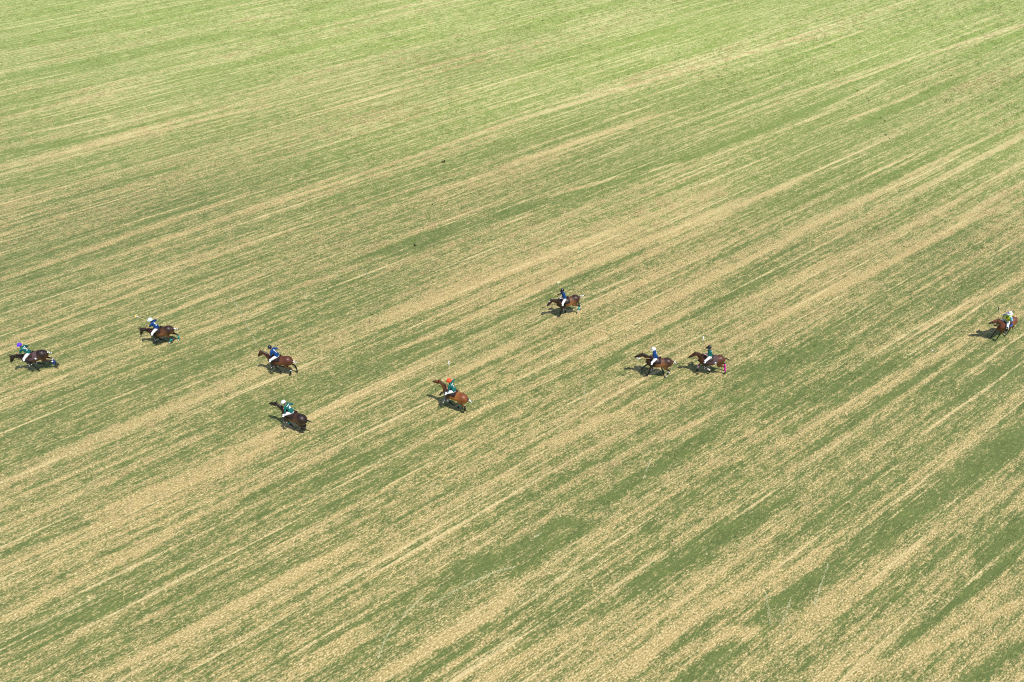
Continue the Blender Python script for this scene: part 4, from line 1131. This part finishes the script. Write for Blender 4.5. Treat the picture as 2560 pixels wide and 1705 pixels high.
def build_ground():
    corners = [uv(at(x, y)) for x, y in ((0, 0), (2560, 0), (0, 1705), (2560, 1705))]
    c = np.array(corners)
    u0, v0 = c.min(0) - 6; u1, v1 = c.max(0) + 6
    us = np.arange(u0, u1, 0.34); vs = np.arange(v0, v1, 0.13)
    U, V = np.meshgrid(us, vs, indexing='ij')
    X = U * UX[0] + V * VX[0]; Y = U * UX[1] + V * VX[1]
    nu, nv = U.shape
    Z = 0.02 * (vnoise(U, V, 1.4, 0.7, 500) - 0.5) + 0.05 * (vnoise(U, V, 14, 9, 501) - 0.5)
    edge = np.minimum.reduce([U - u0, u1 - U, V - v0, v1 - V]); Z *= np.clip(edge / 4, 0, 1)
    co = np.stack([X, Y, Z], -1).reshape(-1, 3)
    idx = np.arange(nu * nv).reshape(nu, nv)
    q = np.stack([idx[:-1, :-1], idx[1:, :-1], idx[1:, 1:], idx[:-1, 1:]], -1).reshape(-1, 4)
    # skip cells far outside the view, but keep a wide margin
    cx = X[:-1, :-1].ravel(); cy = Y[:-1, :-1].ravel()
    keep = (cy > 4) & (cy < 118) & (np.abs(cx) < 24 + 0.58 * np.maximum(cy - 8, 0))
    q = q[keep]
    used = np.unique(q); remap = -np.ones(nu * nv, int); remap[used] = np.arange(len(used)); q = remap[q]; co = co[used]
    me = bpy.data.meshes.new('grass_field')
    me.vertices.add(len(co)); me.vertices.foreach_set('co', co.ravel())
    me.loops.add(q.size); me.loops.foreach_set('vertex_index', q.ravel().astype(np.int32))
    me.polygons.add(len(q)); me.polygons.foreach_set('loop_start', np.arange(0, q.size, 4, dtype=np.int32))
    me.update(); me.validate()
    dry, far_green_glow, pale = field_values(co[:, 0], co[:, 1])
    for n, a in (('dry', dry), ('far_green_glow', far_green_glow), ('pale', pale)): set_attr(me, n, a)
    me.polygons.foreach_set('use_smooth', [True] * len(me.polygons))
    o = link_mesh('grass_field', me, GROUND_MAT)
    o['kind'] = 'structure'
    # the same turf goes on to the horizon, a hand's breadth lower
    me = bpy.data.meshes.new('ground')
    S = 4000; n = 40
    g = np.linspace(-S, S, n + 1)
    XX, YY = np.meshgrid(g, g, indexing='ij')
    co2 = np.stack([XX, YY, np.full_like(XX, -0.09)], -1).reshape(-1, 3)
    idx = np.arange((n + 1) ** 2).reshape(n + 1, n + 1)
    me.from_pydata(co2.tolist(), [], np.stack([idx[:-1, :-1], idx[1:, :-1], idx[1:, 1:], idx[:-1, 1:]], -1).reshape(-1, 4).tolist())
    set_attr(me, 'dry', np.full(len(co2), 0.45)); set_attr(me, 'far_green_glow', np.full(len(co2), 0.6)); set_attr(me, 'pale', np.zeros(len(co2)))
    o = link_mesh('ground', me, GROUND_MAT); o['kind'] = 'structure'
    return

def tuft_material(name, a, c):
    m = bpy.data.materials.new(name); m.use_nodes = True
    N, L = m.node_tree.nodes, m.node_tree.links
    b = N['Principled BSDF']
    t = N.new('ShaderNodeAttribute'); t.attribute_name = 'tone'
    x = N.new('ShaderNodeMix'); x.data_type = 'RGBA'
    x.inputs[6].default_value = rgb(a); x.inputs[7].default_value = rgb(c)
    L.new(t.outputs['Fac'], x.inputs[0]); L.new(x.outputs[2], b.inputs['Base Color'])
    b.inputs['Roughness'].default_value = 0.8; b.inputs['Specular IOR Level'].default_value = 0.2
    return m

def build_tufts(name, label, n, dry_side, material, length, width, tilt, seed, blades=5):
    r = np.random.default_rng(seed)
    # evenly over the part of the field that can be seen
    Y = np.sqrt(r.random(n * 6) * (106 ** 2 - 10 ** 2) + 10 ** 2); X = (r.random(n * 6) * 2 - 1) * (24 + 0.56 * (Y - 10))
    dry, far_green_glow, _ = field_values(X, Y)
    clus = vnoise(X, Y, 0.9, 0.9, seed + 5) * 0.6 + vnoise(X, Y, 0.35, 0.35, seed + 6) * 0.5
    w = np.clip((dry - 0.35) * 2 if dry_side else (0.72 - dry) * 2, 0.02, 1) * np.clip((clus - 0.35) * 2.2, 0.02, 1)
    if dry_side: w = w * (1 - 0.6 * far_green_glow)
    pick = r.random(n * 6) < w * (n / max(1.0, w.sum()))
    X, Y = X[pick], Y[pick]; k = len(X)
    X = np.repeat(X, blades); Y = np.repeat(Y, blades); m = len(X)
    X = X + r.normal(0, 0.085, m); Y = Y + r.normal(0, 0.065, m)
    a = math.atan2(UX[1], UX[0]) + r.normal(0, 0.55, m) + np.pi * (r.random(m) < 0.5)
    L_ = length * (0.5 + r.random(m)); W_ = width * (0.5 + r.random(m)); el = np.radians(tilt[0] + (tilt[1] - tilt[0]) * r.random(m))
    dx, dy = np.cos(a), np.sin(a)
    p0 = np.stack([X - dy * W_ / 2, Y + dx * W_ / 2, np.full(m, -0.005)], -1)
    p1 = np.stack([X + dy * W_ / 2, Y - dx * W_ / 2, np.full(m, -0.005)], -1)
    p2 = np.stack([X + dx * L_ * np.cos(el), Y + dy * L_ * np.cos(el), L_ * np.sin(el) + 0.012], -1)
    co = np.stack([p0, p1, p2], 1).reshape(-1, 3)
    me = bpy.data.meshes.new(name)
    me.vertices.add(m * 3); me.vertices.foreach_set('co', co.ravel())
    me.loops.add(m * 3); me.loops.foreach_set('vertex_index', np.arange(m * 3, dtype=np.int32))
    me.polygons.add(m); me.polygons.foreach_set('loop_start', np.arange(0, m * 3, 3, dtype=np.int32))
    me.update()
    set_attr(me, 'tone', np.repeat(np.clip(np.repeat(r.random(k), blades) * 0.7 + r.random(m) * 0.4, 0, 1), 3))
    o = link_mesh(name, me, material)
    o['kind'] = 'stuff'; o['label'] = label; o['category'] = 'grass'
    return o

def build_tracks():
    r = np.random.default_rng(5)
    P0, DIR = [], []
    for tr in TRACKS:
        for a_, b_ in zip(tr, tr[1:]):
            p, q = np.array(at(*a_)[:2]), np.array(at(*b_)[:2]); L = np.linalg.norm(q - p); d = (q - p) / L
            n = int(L * 55); t = r.random(n) * L
            t = t[vnoise(t, t * 0, 0.7, 1, int(L * 1000) % 997) > 0.30]
            o = r.normal(0, 0.028, len(t))
            P0.append(p + t[:, None] * d + o[:, None] * np.array([-d[1], d[0]])); DIR.append(np.repeat(math.atan2(d[1], d[0]), len(t)))
    P0 = np.concatenate(P0); a = np.concatenate(DIR); m = len(P0)
    a = a + r.normal(0, 0.5, m); L_ = 0.07 + 0.09 * r.random(m); W_ = 0.012 + 0.012 * r.random(m)
    dx, dy = np.cos(a), np.sin(a); z = 0.012 + 0.02 * r.random(m)
    p0 = np.stack([P0[:, 0] - dy * W_ / 2, P0[:, 1] + dx * W_ / 2, z], -1); p1 = np.stack([P0[:, 0] + dy * W_ / 2, P0[:, 1] - dx * W_ / 2, z], -1)
    p2 = np.stack([P0[:, 0] + dx * L_, P0[:, 1] + dy * L_, z + 0.012], -1)
    me = bpy.data.meshes.new('pressed_grass')
    me.from_pydata(np.stack([p0, p1, p2], 1).reshape(-1, 3).tolist(), [], np.arange(m * 3).reshape(-1, 3).tolist())
    set_attr(me, 'tone', np.repeat(r.random(m), 3))
    o = link_mesh('pressed_grass', me, tuft_material('pressed_blades', (0.34, 0.34, 0.17), (0.58, 0.54, 0.32)))
    o['kind'] = 'stuff'; o['label'] = 'thin pale lines of pressed grass crossing the streaks of the field'; o['category'] = 'grass'

build_ground()
build_tracks()
build_tufts('dry_grass', 'flattened straw coloured tufts scattered over the turf', 95000, True, tuft_material('straw_blades', (0.36, 0.27, 0.11), (0.62, 0.49, 0.26)), 0.13, 0.022, (3, 24), 71)
build_tufts('green_grass', 'short green tufts growing between the dry streaks', 60000, False, tuft_material('green_blades', (0.055, 0.105, 0.03), (0.13, 0.20, 0.055)), 0.085, 0.022, (20, 60), 72)

for cfg in TEAMS:
    build_team(cfg)

# ------------------------------------------------------------------ balls
def polo_ball(px, label):
    p = at(*px, 0.045)
    bm = bmesh.new(); ball(bm, (0, 0, 0), 0.047, 20, 14)
    o = finish('polo_ball', bm, M_BALL)
    o.location = p; o['label'] = label; o['category'] = 'ball'; o['group'] = 'white polo balls on the turf'
polo_ball(A1(680, 1115), 'white polo ball in the shadow below the leftmost pony')
polo_ball((2330.5, 876.5), 'white polo ball lying alone on the grass left of the umpire')

# ------------------------------------------------------------------ kicked up clods
def clod(px, size, seed, label, n=4):
    r = random.Random(seed)
    p = at(*px, 0.0)
    bm = bmesh.new()
    for k in range(n):
        c = Vector((r.uniform(-1, 1) * size * 1.1, r.uniform(-1, 1) * size * 1.8, size * 0.25))
        s = size * r.uniform(0.35, 0.75)
        res = bmesh.ops.create_icosphere(bm, subdivisions=2, radius=1, matrix=Matrix.Translation(c) @ Euler((r.random() * 3, r.random() * 3, r.random() * 3)).to_matrix().to_4x4() @ Matrix.Diagonal((s, s * r.uniform(0.6, 1.0), s * r.uniform(0.5, 0.8), 1)))
        for v in res['verts']: v.co = c + (v.co - c) * r.uniform(0.75, 1.25)
    o = finish('turf_clod', bm, M_SOIL, flat=True)
    o.location = p; o['label'] = label; o['category'] = 'clod'; o['group'] = 'dark clods kicked out of the turf'
CLODS = [((1108, 404), .20, 'largest dark clod in the row of clods left of the field\'s centre'), ((1109, 446), .085, 'small dark clod just below the largest clod'), ((1102.5, 455), .11, 'dark clod second below the largest clod'),
         ((1081.5, 512), .11, 'lone round clod beside a grey green patch'), ((1057, 570), .12, 'flat dark clod in straw above the green band'), ((1038, 613), .16, 'upright dark clod at the upper edge of the green band'),
         ((929, 787), .10, 'upper small clod right of the scuffed lines'), ((923, 803), .12, 'lower small clod right of the scuffed lines'),
         ((2086, 179), .14, 'left dark clod at the top of the upper right trail'), ((2098, 186), .14, 'right dark clod at the top of the upper right trail'), ((2143, 227), .16, 'dark clod on the bright green strip at upper right'),
         ((2168, 246), .16, 'dark clod at the end of a pale streak, upper right'), ((2172, 253), .16, 'dark clod touching the one above it, upper right'), ((2202, 296), .18, 'pair of dark crumbs below the pale line at upper right'),
         ((2212, 303), .16, 'dark crumbs in the straw strip at upper right'), ((2214, 338), .20, 'long dark divot at the lower end of the upper right trail'), ((2221, 346), .16, 'last dark clod of the upper right trail'),
         ((1430, 705), .085, 'tiny clod above the tail of the highest pony'), ((1433, 725.5), .09, 'tiny clod nearer to the tail of the highest pony'),
         ((476, 969), .10, 'lone clod in the lower left turf'), ((1356, 51), .14, 'dark fleck in the far green turf near the top edge'), ((2202, 1548), .06, 'small dark spot in the straw at lower right'), ((2197, 1414), .07, 'small dark spot beside the green band at lower right'),
         ((1680, 1352), .07, 'single dark crumb in the lower middle')]
for i, (px, s, lb) in enumerate(CLODS):
    clod(px, s * (0.45 if px[0] > 2050 and px[1] < 400 else 0.62), 900 + i, lb, 5 if s > .13 else 3)
